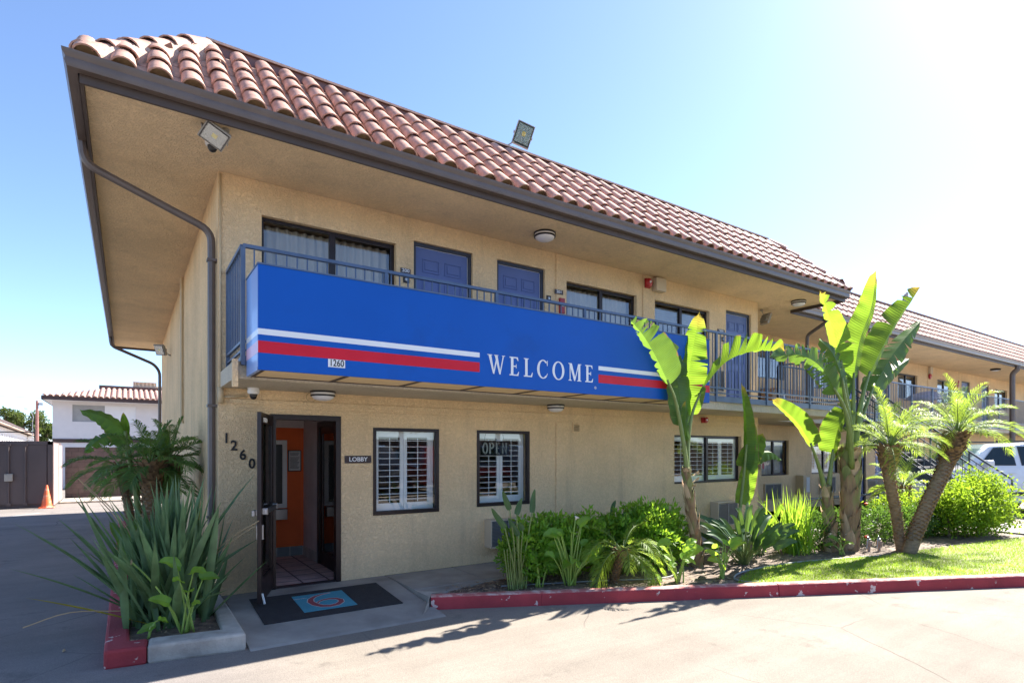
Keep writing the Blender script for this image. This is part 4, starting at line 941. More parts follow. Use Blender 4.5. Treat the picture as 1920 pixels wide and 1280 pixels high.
ac(13.45,14.3,2.95,3.45,1.9,'dark air conditioner on the upper walkway below the recessed window',.05); ac(9.0,9.35,2.9,3.35,0,'air conditioner on the upper walkway right of the blue sign',.05)
def plaque(x, z, w_, h_, yf, txt, size, label, m='plaque', cat='plaque', sx=1.0):
    t = thing('plaque', (x,yf,z), label, cat)
    build('plate', MB().box(x-w_/2,x+w_/2,yf-.01,yf-.001,z-h_/2,z+h_/2), M[m], t, bevel=.003)
    if txt: text('lettering', txt, size, .001, (x, yf-.012, z), M['white'], t, offset=size*.02, sx=sx)
    mb = MB()
    for sx_ in (-1,1):
        for sz_ in (-1,1): mb.lathe((x+sx_*(w_/2-.012), yf-.01, z+sz_*(h_/2-.012)), [(.004,0),(.003,.002)], 8, V((0,-1,0)))
    build('screw', mb, M['steel'], t)
plaque(1.655,1.575,.36,.10,0,'LOBBY',.078,'brown LOBBY plaque between the lobby door and first window',cat='sign',sx=1.05)
plaque(2.325,4.18,.15,.065,0,'200',.065,'small dark number plate 200 by the first blue door',cat='number plate',sx=1.15)
plaque(5.02,4.30,.17,.075,-.018,'201',.068,'small dark number plate 201 by the second blue door',cat='number plate',sx=1.15)
plaque(9.3,4.15,.24,.09,0,'202',.08,'small dark number plate 202 by the third blue door',cat='number plate',sx=1.15)
def knob(x, z, label):
    t = thing('door_bell', (x,0,z), label, 'bell'); build('plate', MB().box(x-.045,x+.045,-.014,-.001,z-.045,z+.045), M['black'], t, bevel=.004); build('button', MB().lathe((x,-.014,z), [(.026,0),(.022,.008),(.01,.01)], 16, V((0,-1,0))), M['steel'], t)
knob(2.335,4.06,'small square bell plate between the leftmost window and first blue door'); knob(4.82,4.17,'small square bell plate left of the red box by door 201'); knob(9.36,4.0,'small square bell plate at the blue door past the end of the sign')
t = thing('fire_alarm_box', (5.08,-.02,4.08), 'red fire alarm pull box on the upper pilaster', 'alarm'); build('box', MB().box(5.02,5.12,-.06,-.019,3.95,4.2), M['alarm'], t, bevel=.006); build('handle', MB().box(5.04,5.10,-.072,-.061,4.06,4.1), M['white'], t, bevel=.002)
t = thing('fire_bell', (7.1,-.02,4.78), 'round red fire bell beside a beige box under the eave', 'alarm'); build('back_box', MB().box(7.03,7.15,-.06,-.019,4.69,4.86), M['alarm'], t, bevel=.005); build('gong', MB().lathe((7.09,-.06,4.78), [(.085,0),(.08,.03),(.05,.05),(.02,.055)], 24, V((0,-1,0))), M['alarm'], t, autos=True); build('hub', MB().lathe((7.09,-.113,4.79), [(.025,0),(.02,.012)], 12, V((0,-1,0))), M['white'], t)
solo(build('junction_box', MB().box(7.24,7.5,-.13,-.001,4.66,4.9), M['beige'], bevel=.01), 'beige square box on the wall right of the red fire bell', 'electrical box', loc=(7.37,0,4.66))
t = thing('fire_strobe', (8.7,0,2.3), 'red alarm horn on the lower wall above the wide shuttered window', 'alarm'); build('back_box', MB().box(8.64,8.78,-.06,-.021,2.25,2.36), M['alarm'], t, bevel=.005); build('horn', MB().lathe((8.73,-.06,2.31), [(.05,0),(.055,.03),(.03,.035)], 16, V((0,-1,0))), M['alarm'], t, autos=True); build('hub', MB().lathe((8.73,-.095,2.31), [(.02,0),(.015,.006)], 12, V((0,-1,0))), M['white'], t)
t = thing('wall_vent', (5.4,0,2.07), 'small square beige vent on the lower wall right of the pilaster', 'vent'); mb = MB(); framed(mb,5.32,5.48,2.0,2.155,-.02,-.001,.02); build('frame', mb, M['wall'], t); mb = MB(); louvres(mb,5.34,5.46,2.02,2.135,-.008,.028,35); build('louvre', mb, M['conduit'], t)
t = thing('extinguisher_cabinet', (13.62,1.88,1.06), 'beige wall cabinet with a red extinguisher label beside the recessed window', 'cabinet'); build('cabinet', MB().box(13.52,13.68,1.80,1.88,1.2,1.66), M['beige'], t, bevel=.01); build('red_label', MB().box(13.58,13.66,1.792,1.799,1.2,1.36), M['alarm'], t)
t = thing('meter_cabinet', (15.5,1.9,.4), 'beige wall box with a clear front behind the green sword leaves', 'cabinet'); build('cabinet', MB().box(15.4,15.75,1.66,1.899,.45,.98), M['conduit'], t, bevel=.01); build('front_label', MB().box(15.55,15.72,1.652,1.659,.5,.93), M['paper'], t)
t = thing('fire_bell', (24.6,1.88,4.6), 'small red bell on the far upper wall of the rear wing', 'alarm'); build('gong', MB().lathe((24.6,1.87,4.55), [(.11,0),(.1,.04),(.02,.06)], 16, V((0,-1,0))), M['alarm'], t); build('back_box', MB().box(24.5,24.72,1.8,1.881,4.64,4.9), M['beige'], t)
solo(build('fire_strobe', MB().box(25.0,25.15,1.84,1.899,2.1,2.3), M['alarm'], bevel=.01), 'tiny red alarm on the far lower wall seen through the stair rail', 'alarm', loc=(25.07,1.9,2.1))
# house numbers stepping down the wall
for c, x, z in (('1',.085,1.83),('2',.165,1.745),('6',.26,1.635),('0',.36,1.53)):
    t = link('house_number', text_mesh(c, .165, .006, (x, -.008, z), offset=.0035, sx=.92 if c != '1' else .9), M['black'], None)
    mb = MB()
    solo(t, {'1':'black digit 1 at the top of the stepped wall number','2':'black digit 2, second from the top of the stepped wall number','6':'black digit 6, just above the last zero of the stepped number','0':'black digit 0 nearest the open lobby door'}[c], 'house number', loc=(x,0,z))
# little slab serifs on the 1
# OPEN neon sign in the second lobby window
t = thing('open_sign', (3.83,.085,1.72), 'unlit OPEN neon sign hanging inside the second lobby window', 'sign')
mb = MB(); framed(mb,3.58,4.10,1.62,1.84,.082,.1,.008); build('frame', mb, M['black'], t)
mb = MB()
def nt_(pts): mb.tube([(x_, .078, z_) for x_, z_ in pts], .006, 6)
def ell(cx, cz, a, b_, t0, t1, n=14): return [(cx+a*math.cos(t0+(t1-t0)*k/n), cz+b_*math.sin(t0+(t1-t0)*k/n)) for k in range(n+1)]
for o_ in (0, .014):
    nt_(ell(3.665,1.73,.045-o_,.085-o_,0,6.3)); nt_([(3.745+o_,1.645),(3.745+o_,1.815-o_)]+ell(3.775,1.77,.045-o_,.045-o_,1.57,-1.57)+[(3.745+o_,1.725)])
    nt_([(3.93-o_,1.815-o_),(3.865+o_,1.815-o_),(3.865+o_,1.645+o_),(3.93-o_,1.645+o_)]); nt_([(3.865+o_,1.73),(3.915,1.73)])
    nt_([(3.975+o_,1.645),(3.975+o_,1.815),(4.055-o_,1.645),(4.055-o_,1.815)])
build('neon_tube', mb, M['neon'], t, autos=True)
build('chain', MB().tube([(3.65,.09,1.84),(3.68,.09,1.95)], .003, 5).tube([(4.02,.09,1.84),(3.99,.09,1.95)], .003, 5), M['black'], t)
build('backing', MB().box(3.588,4.092,.101,.104,1.628,1.832), M['glass_dark'], t)
# door mat with emblem
def rz(y): return 0 if y > -.35 else (y+.35)/(-1.43)*(-.108)
MT = thing('door_mat', (1.0,-.8,rz(-.8)), 'black door mat with a teal patch and a red numeral 6 outside the lobby', 'door mat')
def matquad(x0, x1, y0, y1, th):
    return MB().add([(x0,y0,rz(y0)+th),(x1,y0,rz(y0)+th),(x1,y1,rz(y1)+th),(x0,y1,rz(y1)+th),(x0,y0,rz(y0)+.001),(x1,y0,rz(y0)+.001),(x1,y1,rz(y1)+.001),(x0,y1,rz(y1)+.001)], [(0,1,2,3),(0,4,5,1),(1,5,6,2),(2,6,7,3),(3,7,4,0)])
build('base', matquad(.27,1.76,-1.24,-.37,.010), M['matblack'], MT)
lp = matquad(.70,1.28,-1.08,-.50,.0135); lo_ = build('teal_patch', lp, M['teal'], MT)
def strip(pts, ws, th, m, name, par):
    mb = MB(); P = [V((p[0], p[1], 0)) for p in pts]
    for i, p in enumerate(P):
        d_ = (P[min(i+1,len(P)-1)]-P[max(i-1,0)]).normalized(); s_ = V((-d_.y, d_.x, 0))*ws[i]
        for q in (p-s_, p+s_): mb.v.append((q.x, q.y, rz(q.y)+th))
        if i: a_ = 2*i; mb.f.append((a_-2, a_-1, a_+1, a_))
    return build(name, mb, m, par)
pts6 = [(1.13,-.535),(1.02,-.56),(.93,-.61),(.87,-.68),(.845,-.77),(.865,-.88),(.92,-.96),(1.0,-.995),(1.09,-.975),(1.15,-.91),(1.165,-.84),(1.13,-.78),(1.06,-.75),(.98,-.765),(.92,-.81),(.9,-.86)]
w6 = [.006,.012,.02,.028,.033,.034,.034,.033,.032,.03,.028,.024,.02,.016,.01,.006]
strip(pts6, [w+.009 for w in w6], .0145, M['matgrey'], 'numeral_outline', lo_); strip(pts6, w6, .0155, M['matred'], 'numeral', lo_)
link('mat_lettering', text_mesh('MOTEL', .05, .0004, (.765,-.62,rz(-.62)+.015), rot=(0,0,R(0)), sx=.9), M['matgrey'], lo_)
# ------------------------------------------------------------------ left planter
PL = thing('planter', (-.5,-.7,G), 'raised kerb planter at the building corner, half red and half bare concrete', 'planter')
def curbbox(x0, x1, y0, y1, z1=.06): return MB().box(x0, x1, y0, y1, G-.01, z1)
mb = MB().prism([(-1.04,-1.62),(-.74,-1.66),(-.72,-1.42),(-.86,-1.40),(-.86,9.0),(-1.04,9.0)], G-.01, .035)
build('red_kerb', mb, M['kerbred'], PL, bevel=.025)
mb = MB().prism([(-.736,-1.662),(.02,-1.76),(.028,-.02),(-.12,-.02),(-.14,-1.5),(-.716,-1.42)], G-.01, .037)
build('bare_kerb', mb, M['kerbgrey'], PL, bevel=.025)
mb = MB(); mb.box(-.86,-.001,-1.45,9.0,G,-.02); build('soil', mb, M['mulch'], PL)
pts = [(random.uniform(-.84,-.15), random.uniform(-1.38,3)) for _ in range(400)]
lt = build('leaf_litter', litter(pts, -.012), M['chip'], PL); lt['kind'] = 'stuff'
solo(build('fallen_leaf', litter([(-1.35,-.9)], G, .03, .04), M['drystalk']), 'curled brown leaf on the shaded asphalt left of the planter', 'leaf', loc=(-1.35,-.9,G))

exec_plants = True
# ------------------------------------------------------------------ plants
def bez(pts, n):
    P = [V(p) for p in pts]; out = []
    m_ = len(P)-1
    for k in range(n+1):
        t = k/n*m_; i = min(int(t), m_-1); f = t-i
        p0 = P[max(i-1,0)]; p1 = P[i]; p2 = P[i+1]; p3 = P[min(i+2,m_)]
        if i == 0: p0 = p1*2-p2
        if i == m_-1: p3 = p2*2-p1
        out.append(.5*((2*p1)+(p2-p0)*f+(2*p0-5*p1+4*p2-p3)*f*f+(3*p1-p0-3*p2+p3)*f**3))
    return out
def blade(name, pts, w_, nrm, parent, m, fl=.3, fr=.3, tears=5, seed=0, n=40, lw=1, rw=1, gap=.5, shape=1.0, wavy=.012, z_=0):
    """leaf blade: midrib points, half width, blade normal, fold angles of the left/right halves, torn edges"""
    rd = random.Random(seed); C = bez(pts, n); nrm = V(nrm).normalized(); verts = []; uvs = []; faces = []; K = 5
    for side, fold, sc_ in ((1, fl, lw), (-1, fr, rw)):
        if sc_ <= 0: continue
        cuts = sorted(rd.sample(range(5, n-2), min(tears, n-8))) if tears else []
        bounds = [0]+cuts+[n]
        for b0, b1 in zip(bounds[:-1], bounds[1:]):
            droop = rd.uniform(-.12,.16) if tears else 0; lean = rd.uniform(-.06,.14)
            base = len(verts)
            for i in range(b0, b1+1):
                t = i/n; T_ = (C[min(i+1,n)]-C[max(i-1,0)]).normalized(); S_ = T_.cross(nrm).normalized()*side; Nn = S_.cross(T_)*side
                wt = w_*sc_*max(.02, (math.sin(math.pi*min(1,(t*.93+.07))**.62))**(.55*shape))*(1 if t < .97 else .6)
                edge = min((i-b0), (b1-i)); sh = 1.0
                if tears and b1-b0 > 1 and (b0 > 0 and i == b0 or b1 < n and i == b1): sh = 1
                for k in range(K+1):
                    f = k/K; a_ = fold+droop*f
                    p = C[i] + S_*wt*f*math.cos(a_) + Nn*(-wt*f*math.sin(a_)) + Nn*wavy*math.sin(i*1.1+seed)*f
                    if tears: # narrow strips towards the edge so tears open as wedges
                        mid = (b0+b1)/2; q = (i-mid)/max(1,(b1-b0)); p = p - T_*q*gap*f*f*w_*.35 + T_*lean*f*w_
                    verts.append(p); uvs.append((f, t))
            for i in range(b1-b0):
                for k in range(K): a0 = base+i*(K+1)+k; faces.append((a0, a0+K+1, a0+K+2, a0+1))
    ob = npmesh(name, np.array([tuple(v) for v in verts]), np.array(faces), m, parent, np.array(uvs), smooth=True)
    return ob
def petiole(pts, r0, r1, parent, name='petiole', m=None, n=14):
    C = bez(pts, n); mb = MB(); mb.tube(C, [r0+(r1-r0)*i/n for i in range(n+1)], 8); return build(name, mb, m or M['petiole'], parent, smooth=True)
def sheath_trunk(pts, r0, r1, parent, m='sheath', n=60, scales=34, big=1.0, seed=1, green=.0):
    rd = random.Random(seed); C = bez(pts, n); mb = MB()
    mb.tube(C, [(r0+(r1-r0)*i/n)*(1+.06*math.sin(i*1.3)) for i in range(n+1)], 14)
    tr = build('trunk', mb, M[m], parent, smooth=True)
    mb = MB()
    for k in range(scales):
        t = k/scales; i = int(t*n); c = C[i]; r = (r0+(r1-r0)*t)*1.05; a = k*2.4 + rd.uniform(-.2,.2); L = .22*big*rd.uniform(.8,1.3)
        d_ = V((math.cos(a), math.sin(a), 0)); s_ = V((-math.sin(a), math.cos(a), 0)); i2 = min(n, i+max(2,int(L/((C[-1]-C[0]).length)*n)))
        top = C[i2] + d_*(r*1.25); w_ = r*1.0
        # a wrapping sheath: wide at the base, tapering to a ragged tip
        rows = 6; o = len(mb.v)
        for q in range(rows+1):
            f = q/rows; cc = C[min(n, i+int((i2-i)*f))]; aw = (1.0*(1-f)**.8+.10); rr = r*(1.03+.34*f**1.3)
            for e in (-1,-.5,0,.5,1): an = a+e*aw+.35*f; mb.v.append((cc.x+rr*math.cos(an)*(1-.03*abs(e)), cc.y+rr*math.sin(an)*(1-.03*abs(e)), cc.z+(.05*big if e == 0 else 0)*f))
        for q in range(rows):
            for e in range(4): a0 = o+q*5+e; mb.f.append((a0, a0+1, a0+6, a0+5))
    sh_ = build('sheath', mb, [M[m], M['sheath_pale'], M['sheath_green']], parent, smooth=True)
    for q, p_ in enumerate(sh_.data.polygons): p_.material_index = (0,1,0,2,1)[(q//24) % 5] if (q//24)/scales < .6 else (2,1,2,0)[(q//24) % 4]
    return tr
# --- banana (giant bird of paradise) in front of the sign
b1 = thing('banana_plant', (6.07,-1.93,-.03), 'tall banana plant with peeling orange brown trunk in front of the blue sign', 'banana plant', 'banana plants in the bed')
sheath_trunk([(6.11,-1.93,-.05),(6.04,-1.93,.47),(5.92,-1.93,1.03),(5.84,-1.93,1.45)], .085, .05, b1, scales=26, seed=3)
petiole([(5.90,-1.93,1.05),(5.80,-1.95,1.65),(5.56,-2.0,2.33),(5.31,-2.05,2.67)], .042, .014, b1)
petiole([(5.88,-1.93,1.2),(5.82,-1.93,1.7),(5.78,-1.9,2.15)], .038, .016, b1); petiole([(5.90,-1.93,1.2),(5.92,-1.88,1.75),(5.97,-1.82,2.25)], .038, .016, b1)
petiole([(5.92,-1.93,1.2),(5.88,-1.93,1.65),(5.98,-1.93,2.22),(6.23,-1.95,2.66)], .038, .014, b1)
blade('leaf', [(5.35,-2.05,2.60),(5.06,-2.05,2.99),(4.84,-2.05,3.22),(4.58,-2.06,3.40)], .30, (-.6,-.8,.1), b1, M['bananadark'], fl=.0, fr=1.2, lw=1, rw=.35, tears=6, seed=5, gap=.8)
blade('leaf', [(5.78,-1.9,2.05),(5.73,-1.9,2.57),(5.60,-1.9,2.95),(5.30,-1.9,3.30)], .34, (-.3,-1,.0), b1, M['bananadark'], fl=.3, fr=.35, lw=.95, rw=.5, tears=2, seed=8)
blade('leaf', [(5.96,-1.8,2.22),(6.05,-1.8,2.76),(6.17,-1.8,3.25),(6.32,-1.8,3.80)], .27, (-.8,-.6,0), b1, M['bananaleaf'], fl=.15, fr=.1, lw=1, rw=.9, tears=7, seed=11, gap=.5)
blade('leaf', [(6.20,-1.95,2.62),(6.75,-1.97,3.06),(7.45,-2.0,3.29),(8.10,-2.1,3.33)], .38, (.3,-.9,-.6), b1, M['bananaleaf'], fl=.8, fr=.0, lw=.3, rw=1, tears=7, seed=13, gap=1.1)
blade('leaf', [(5.84,-1.98,1.85),(5.76,-1.99,2.1),(5.74,-2.0,2.4)], .1, (0,-1,0), b1, M['bananaleaf'], tears=0, seed=2, n=16)
mb = MB()
for i in range(9):
    a = i*.7; z = .6+i*.09; mb.add([(5.98-.04*z/.6+.05*math.cos(a),-1.93+.05*math.sin(a),z),(6.0+.09*math.cos(a),-1.93+.09*math.sin(a),z+.03),(5.96+.12*math.cos(a+.2),-1.93+.12*math.sin(a+.2),z+.09),(5.97+.06*math.cos(a+.3),-1.93+.06*math.sin(a+.3),z+.05)], [(0,1,2,3)])
build('peeling_bark', mb, M['drystalk'], b1)
# --- slim plant right of it
b2 = thing('banana_plant', (7.7,-1.5,-.03), 'slim young banana plant with upright leaves before the wide shuttered window', 'banana plant', 'banana plants in the bed')
petiole([(7.68,-1.45,-.03),(7.74,-1.45,.3),(7.84,-1.45,.73),(7.96,-1.45,1.37),(8.02,-1.45,1.8)], .04, .018, b2, 'stem')
blade('leaf', [(7.98,-1.45,1.37),(8.02,-1.45,1.92),(7.99,-1.45,2.38),(7.87,-1.45,2.86)], .17, (-.7,-.7,0), b2, M['bananaleaf'], fl=.3, fr=.9, lw=1, rw=.4, tears=1, seed=4)
blade('leaf', [(7.86,-1.47,.78),(8.02,-1.47,1.18),(8.14,-1.47,1.64),(8.24,-1.45,2.2)], .15, (-.8,-.6,0), b2, M['bananaleaf'], fl=.1, fr=.2, tears=0, seed=6)
blade('leaf', [(8.0,-1.43,1.4),(8.2,-1.43,1.64),(8.38,-1.44,1.82),(8.5,-1.45,2.0)], .2, (-.7,-.7,0), b2, M['bananaleaf'], fl=.2, fr=.5, tears=0, seed=7)
blade('leaf', [(8.13,-1.43,1.42),(8.4,-1.43,1.62),(8.8,-1.43,1.66),(9.12,-1.43,1.52)], .17, (.1,-.8,.6), b2, M['bananadark'], fl=.5, fr=.6, tears=0, seed=9)
# --- smaller trunk of the pair
b3 = thing('banana_plant', (9.1,-2.35,-.03), 'shorter banana plant with two wide bright leaves left of the big trunk', 'banana plant', 'banana plants in the bed')
sheath_trunk([(9.1,-2.35,-.08),(9.03,-2.35,.47),(8.89,-2.35,1.11)], .11, .07, b3, scales=20, seed=5)
petiole([(8.92,-2.35,.9),(8.72,-2.35,1.36),(8.42,-2.35,1.82)], .05, .018, b3); petiole([(8.95,-2.35,.9),(9.06,-2.35,1.4),(9.13,-2.35,1.72)], .05, .018, b3)
blade('leaf', [(8.48,-2.35,1.76),(8.11,-2.35,2.09),(7.77,-2.35,2.28),(7.32,-2.35,2.47)], .21, (-.75,-.65,.05), b3, M['bananaleaf'], fl=.0, fr=1.0, lw=1, rw=.35, tears=0, seed=21, shape=.8)
blade('leaf', [(9.12,-2.35,1.66),(9.3,-2.35,2.08),(9.6,-2.35,2.38),(9.95,-2.35,2.6)], .25, (-.8,-.6,0), b3, M['bananaleaf'], fl=.9, fr=.1, lw=.6, rw=1.1, tears=1, seed=22)
# --- big one
b4 = thing('banana_plant', (9.42,-2.5,-.03), 'biggest banana plant with thick criss cross trunk and torn leaves above the eave', 'banana plant', 'banana plants in the bed')
sheath_trunk([(9.43,-2.5,-.1),(9.40,-2.5,.45),(9.46,-2.48,1.18),(9.45,-2.47,1.75)], .115, .145, b4, scales=46, big=1.6, seed=9)
mb = MB()
for z in (.28,.42,.55): mb.lathe((9.41,-2.5,z), [(.132,-.028),(.137,0),(.132,.028)], 18)
build('bark_ring', mb, M['darkband'], b4, smooth=True)
for pts, r in (([(9.45,-2.45,1.5),(9.6,-2.45,2.3),(9.64,-2.45,3.05)], .07), ([(9.5,-2.5,1.5),(9.68,-2.5,2.2),(9.85,-2.5,2.67),(10.1,-2.5,3.1)], .065), ([(9.55,-2.4,1.4),(10.0,-2.32,2.0),(10.4,-2.3,2.5),(10.72,-2.3,2.94)], .06),
               ([(9.42,-2.45,1.5),(9.55,-2.42,2.2),(9.44,-2.4,2.84),(9.3,-2.4,3.25)], .055), ([(9.4,-2.5,1.5),(9.25,-2.58,2.1),(9.02,-2.6,2.58),(8.93,-2.6,2.9)], .05), ([(9.35,-2.55,1.4),(9.0,-2.68,2.0),(8.8,-2.7,2.38),(8.46,-2.7,2.70)], .05), ([(9.4,-2.45,1.4),(9.9,-2.35,2.2),(10.6,-2.25,2.7),(11.05,-2.2,2.87)], .04)):
    petiole(pts, r, .018, b4)
blade('leaf', [(9.62,-2.45,2.95),(9.84,-2.45,3.62),(10.15,-2.5,4.25),(10.12,-2.6,4.86)], .35, (-.8,-.6,0), b4, M['bananaleaf'], fl=.9, fr=.0, lw=.4, rw=.8, tears=1, seed=31, shape=.8)
blade('leaf', [(10.04,-2.5,3.0),(10.59,-2.5,3.59),(11.23,-2.5,4.2),(11.95,-2.6,4.9)], .42, (-.75,-.65,.0), b4, M['bananaleaf'], fl=.9, fr=.05, lw=.3, rw=.8, tears=3, seed=33, gap=1.2, shape=.8)
blade('leaf', [(10.6,-2.3,2.8),(11.27,-2.3,3.4),(11.96,-2.3,3.9),(12.75,-2.3,4.38)], .38, (-.6,-.75,.3), b4, M['bananadark'], fl=.5, fr=.7, lw=.8, rw=.7, tears=8, seed=35, gap=.6)
blade('leaf', [(9.35,-2.4,3.1),(9.1,-2.4,3.6),(8.88,-2.4,3.97),(8.62,-2.4,4.33)], .25, (-.8,-.6,.0), b4, M['bananaleaf'], fl=.1, fr=.6, lw=.95, rw=.4, tears=5, seed=37, gap=1.0)
blade('leaf', [(8.97,-2.6,2.75),(8.83,-2.6,3.04),(8.58,-2.6,3.3),(8.2,-2.6,3.46)], .26, (-.7,-.7,.2), b4, M['bananadark'], fl=.7, fr=.4, lw=.8, rw=.8, tears=6, seed=39)
blade('leaf', [(8.55,-2.7,2.6),(8.12,-2.7,2.97),(7.5,-2.7,3.12),(6.68,-2.7,3.02)], .33, (-.6,-.8,.2), b4, M['bananadark'], fl=.0, fr=.8, lw=.7, rw=.6, tears=12, seed=41, gap=1.3)
blade('leaf', [(10.95,-2.2,2.8),(11.4,-2.2,3.1),(11.9,-2.2,3.36),(12.5,-2.2,3.6)], .2, (0,-1,.7), b4, M['bananadark'], fl=.6, fr=.6, tears=3, seed=43)
blade('leaf', [(9.5,-2.4,2.5),(9.75,-2.4,2.9),(9.9,-2.4,3.2),(10.0,-2.38,3.35)], .22, (0,-1,.3), b4, M['bananadark'], fl=.8, fr=.5, tears=2, seed=44)
# --- fronds
def frond(mb_v, mb_f, base, d0, L, droop, nl=46, ll=.30, rd=random, curl=.25, mbst=None, lift=.3, lw=.0055, nst=4):
    d0 = V(d0).normalized(); p = V(base); d_ = d0.copy(); step = L/nl; pts = [p.copy()]
    side = d0.cross(V((0,0,1)));
    if side.length < .05: side = V((1,0,0))
    side.normalize()
    for i in range(nl):
        d_ = (d_ + V((0,0,-1))*droop*step*(1+1.5*i/nl)).normalized(); p = p+d_*step; pts.append(p.copy())
    mbst.tube(pts, [.007*(1-i/nl)+.002 for i in range(nl+1)], 5, cap=False)
    for i in range(nst, nl+1):
        t = (i-nst)/(nl-nst); c = pts[i]; T_ = (pts[i]-pts[i-1]).normalized(); up = side.cross(T_).normalized()
        l = ll*(math.sin(math.pi*(t*.82+.12)))**.7*rd.uniform(.85,1.1)
        for s in (-1, 1):
            for _ in range(1):
                a = R(52)-t*R(20)+rd.uniform(-.15,.15); dl = (T_*math.cos(a)+side*s*math.sin(a)+up*(lift+rd.uniform(-.15,.15))).normalized()
                w_ = T_.cross(dl).cross(dl).normalized()*lw; m1 = c+dl*l*.55; e = c+dl*l+V((0,0,-1))*l*curl
                o = len(mb_v); mb_v += [tuple(c-w_*.5), tuple(c+w_*.5), tuple(m1+w_), tuple(m1-w_), tuple(e)]; mb_f += [(o,o+1,o+2), (o,o+2,o+3), (o+3,o+2,o+4)]
def palm(name_label, base, trunk_pts, r0, r1, crown_n, L, mat_f, seed, boots=40, ll=.3, cat='palm tree', group=None, droop=.55, elev=(-.2,1.2), thick=1.25, rough_t='palmtrunk', bare=0, dirs=None, lw=.0058):
    rd = random.Random(seed); t = thing('palm_tree', base, name_label, cat, group)
    C = bez(trunk_pts, 40); mb = MB(); mb.tube(C, [r0+(r1-r0)*i/40 for i in range(41)], 12); build('trunk', mb, M[rough_t], t, smooth=True)
    mb = MB(); nb = boots*5
    for k in range(nb):
        f = bare+(1-bare)*k/nb; i = min(39, int(f*40)); c = C[i].lerp(C[i+1], f*40-i); a = k*2.4; th = thick if f > .68 else 1.0
        r = (r0+(r1-r0)*f)*(1.0 + (th-1)*min(1,(f-.68)/.1 if f > .68 else 0)); hgt_ = .045+(.05 if f > .8 else 0); d_ = V((math.cos(a), math.sin(a), 0)); s_ = V((-d_.y, d_.x, 0))*r*.38
        o_ = rd.uniform(.01,.035)*(1+1.5*(f > .8)); mb.add([c+d_*r*.9-s_, c+d_*r*.9+s_, c+d_*(r+o_)+s_*.5+V((0,0,hgt_)), c+d_*(r+o_)-s_*.5+V((0,0,hgt_)), c+d_*(r*.8)+V((0,0,hgt_))], [(0,1,2,3),(3,2,4)])
    build('leaf_scars', mb, M['palmboot'], t)
    vs_, fs_ = [], []; st = MB(); top = C[-1]
    for k in range(crown_n):
        a = k*2.399+rd.uniform(-.3,.3); f = k/crown_n; el = elev[1]+(elev[0]-elev[1])*f+rd.uniform(-.12,.12)
        d_ = V((math.cos(a)*math.cos(el), math.sin(a)*math.cos(el), math.sin(el)))
        frond(vs_, fs_, top+d_*.05, d_, L*rd.uniform(.8,1.1), droop, ll=ll, rd=rd, mbst=st, lw=lw, nst=9, curl=.4)
    build('frond_stems', st, M['frondstem'], t, smooth=True)
    npmesh('fronds', np.array(vs_), np.array(fs_), M[mat_f], t)
    return t
palm('left of the two leaning pygmy palms growing from one spot, shorter crown', (10.1,-3.0,0), [(10.1,-3.0,-.05),(9.9,-3.0,.65),(9.64,-3.0,1.29),(9.66,-3.0,1.74)], .075, .09, 26, .92, 'frond', 1, boots=60, ll=.25, group='leaning palms on the lawn', bare=.1, thick=1.5, elev=(.15,1.45), droop=1.0, lw=.0032)
palm('right of the two leaning pygmy palms, trunk slanting strongly towards the white vehicle', (9.9,-3.2,0), [(9.84,-3.2,-.05),(10.5,-3.2,.66),(11.35,-3.2,1.38),(11.9,-3.2,1.98)], .105, .13, 30, 1.05, 'frond', 2, boots=80, ll=.28, group='leaning palms on the lawn', bare=.1, thick=1.35, elev=(.2,1.45), droop=.9, lw=.0036)
palm('small palm with arching pale fronds in the bed behind the red kerb', (4.35,-2.0,-.03), [(4.34,-2.0,-.05),(4.40,-2.0,.15),(4.50,-2.0,.36)], .05, .06, 20, .72, 'frond', 3, boots=22, ll=.2, elev=(-.3,1.0), droop=1.6, thick=1.3, lw=.0045)
palm('palm under the stairs behind the two leaning trunks', (13.7,-1.6,0), [(13.8,-1.6,-.05),(13.75,-1.6,.5),(13.65,-1.6,.85)], .09, .1, 15, .75, 'frond', 4, boots=30, ll=.26, elev=(-.2,1.2), droop=.9)
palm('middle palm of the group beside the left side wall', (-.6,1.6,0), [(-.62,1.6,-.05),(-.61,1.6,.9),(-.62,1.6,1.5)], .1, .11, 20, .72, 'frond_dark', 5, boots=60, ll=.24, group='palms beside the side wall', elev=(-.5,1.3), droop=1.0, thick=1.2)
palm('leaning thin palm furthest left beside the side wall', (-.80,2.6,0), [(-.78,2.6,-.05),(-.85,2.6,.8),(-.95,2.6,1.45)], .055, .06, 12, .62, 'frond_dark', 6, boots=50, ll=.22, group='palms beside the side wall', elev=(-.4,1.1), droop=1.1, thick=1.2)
palm('palm closest to the side wall beside the conduit', (-.36,2.0,0), [(-.36,2.0,-.05),(-.36,2.0,.9),(-.37,2.0,1.55)], .09, .10, 16, .58, 'frond_dark', 7, boots=60, ll=.22, group='palms beside the side wall', elev=(-.5,1.35), droop=.9, thick=1.2)
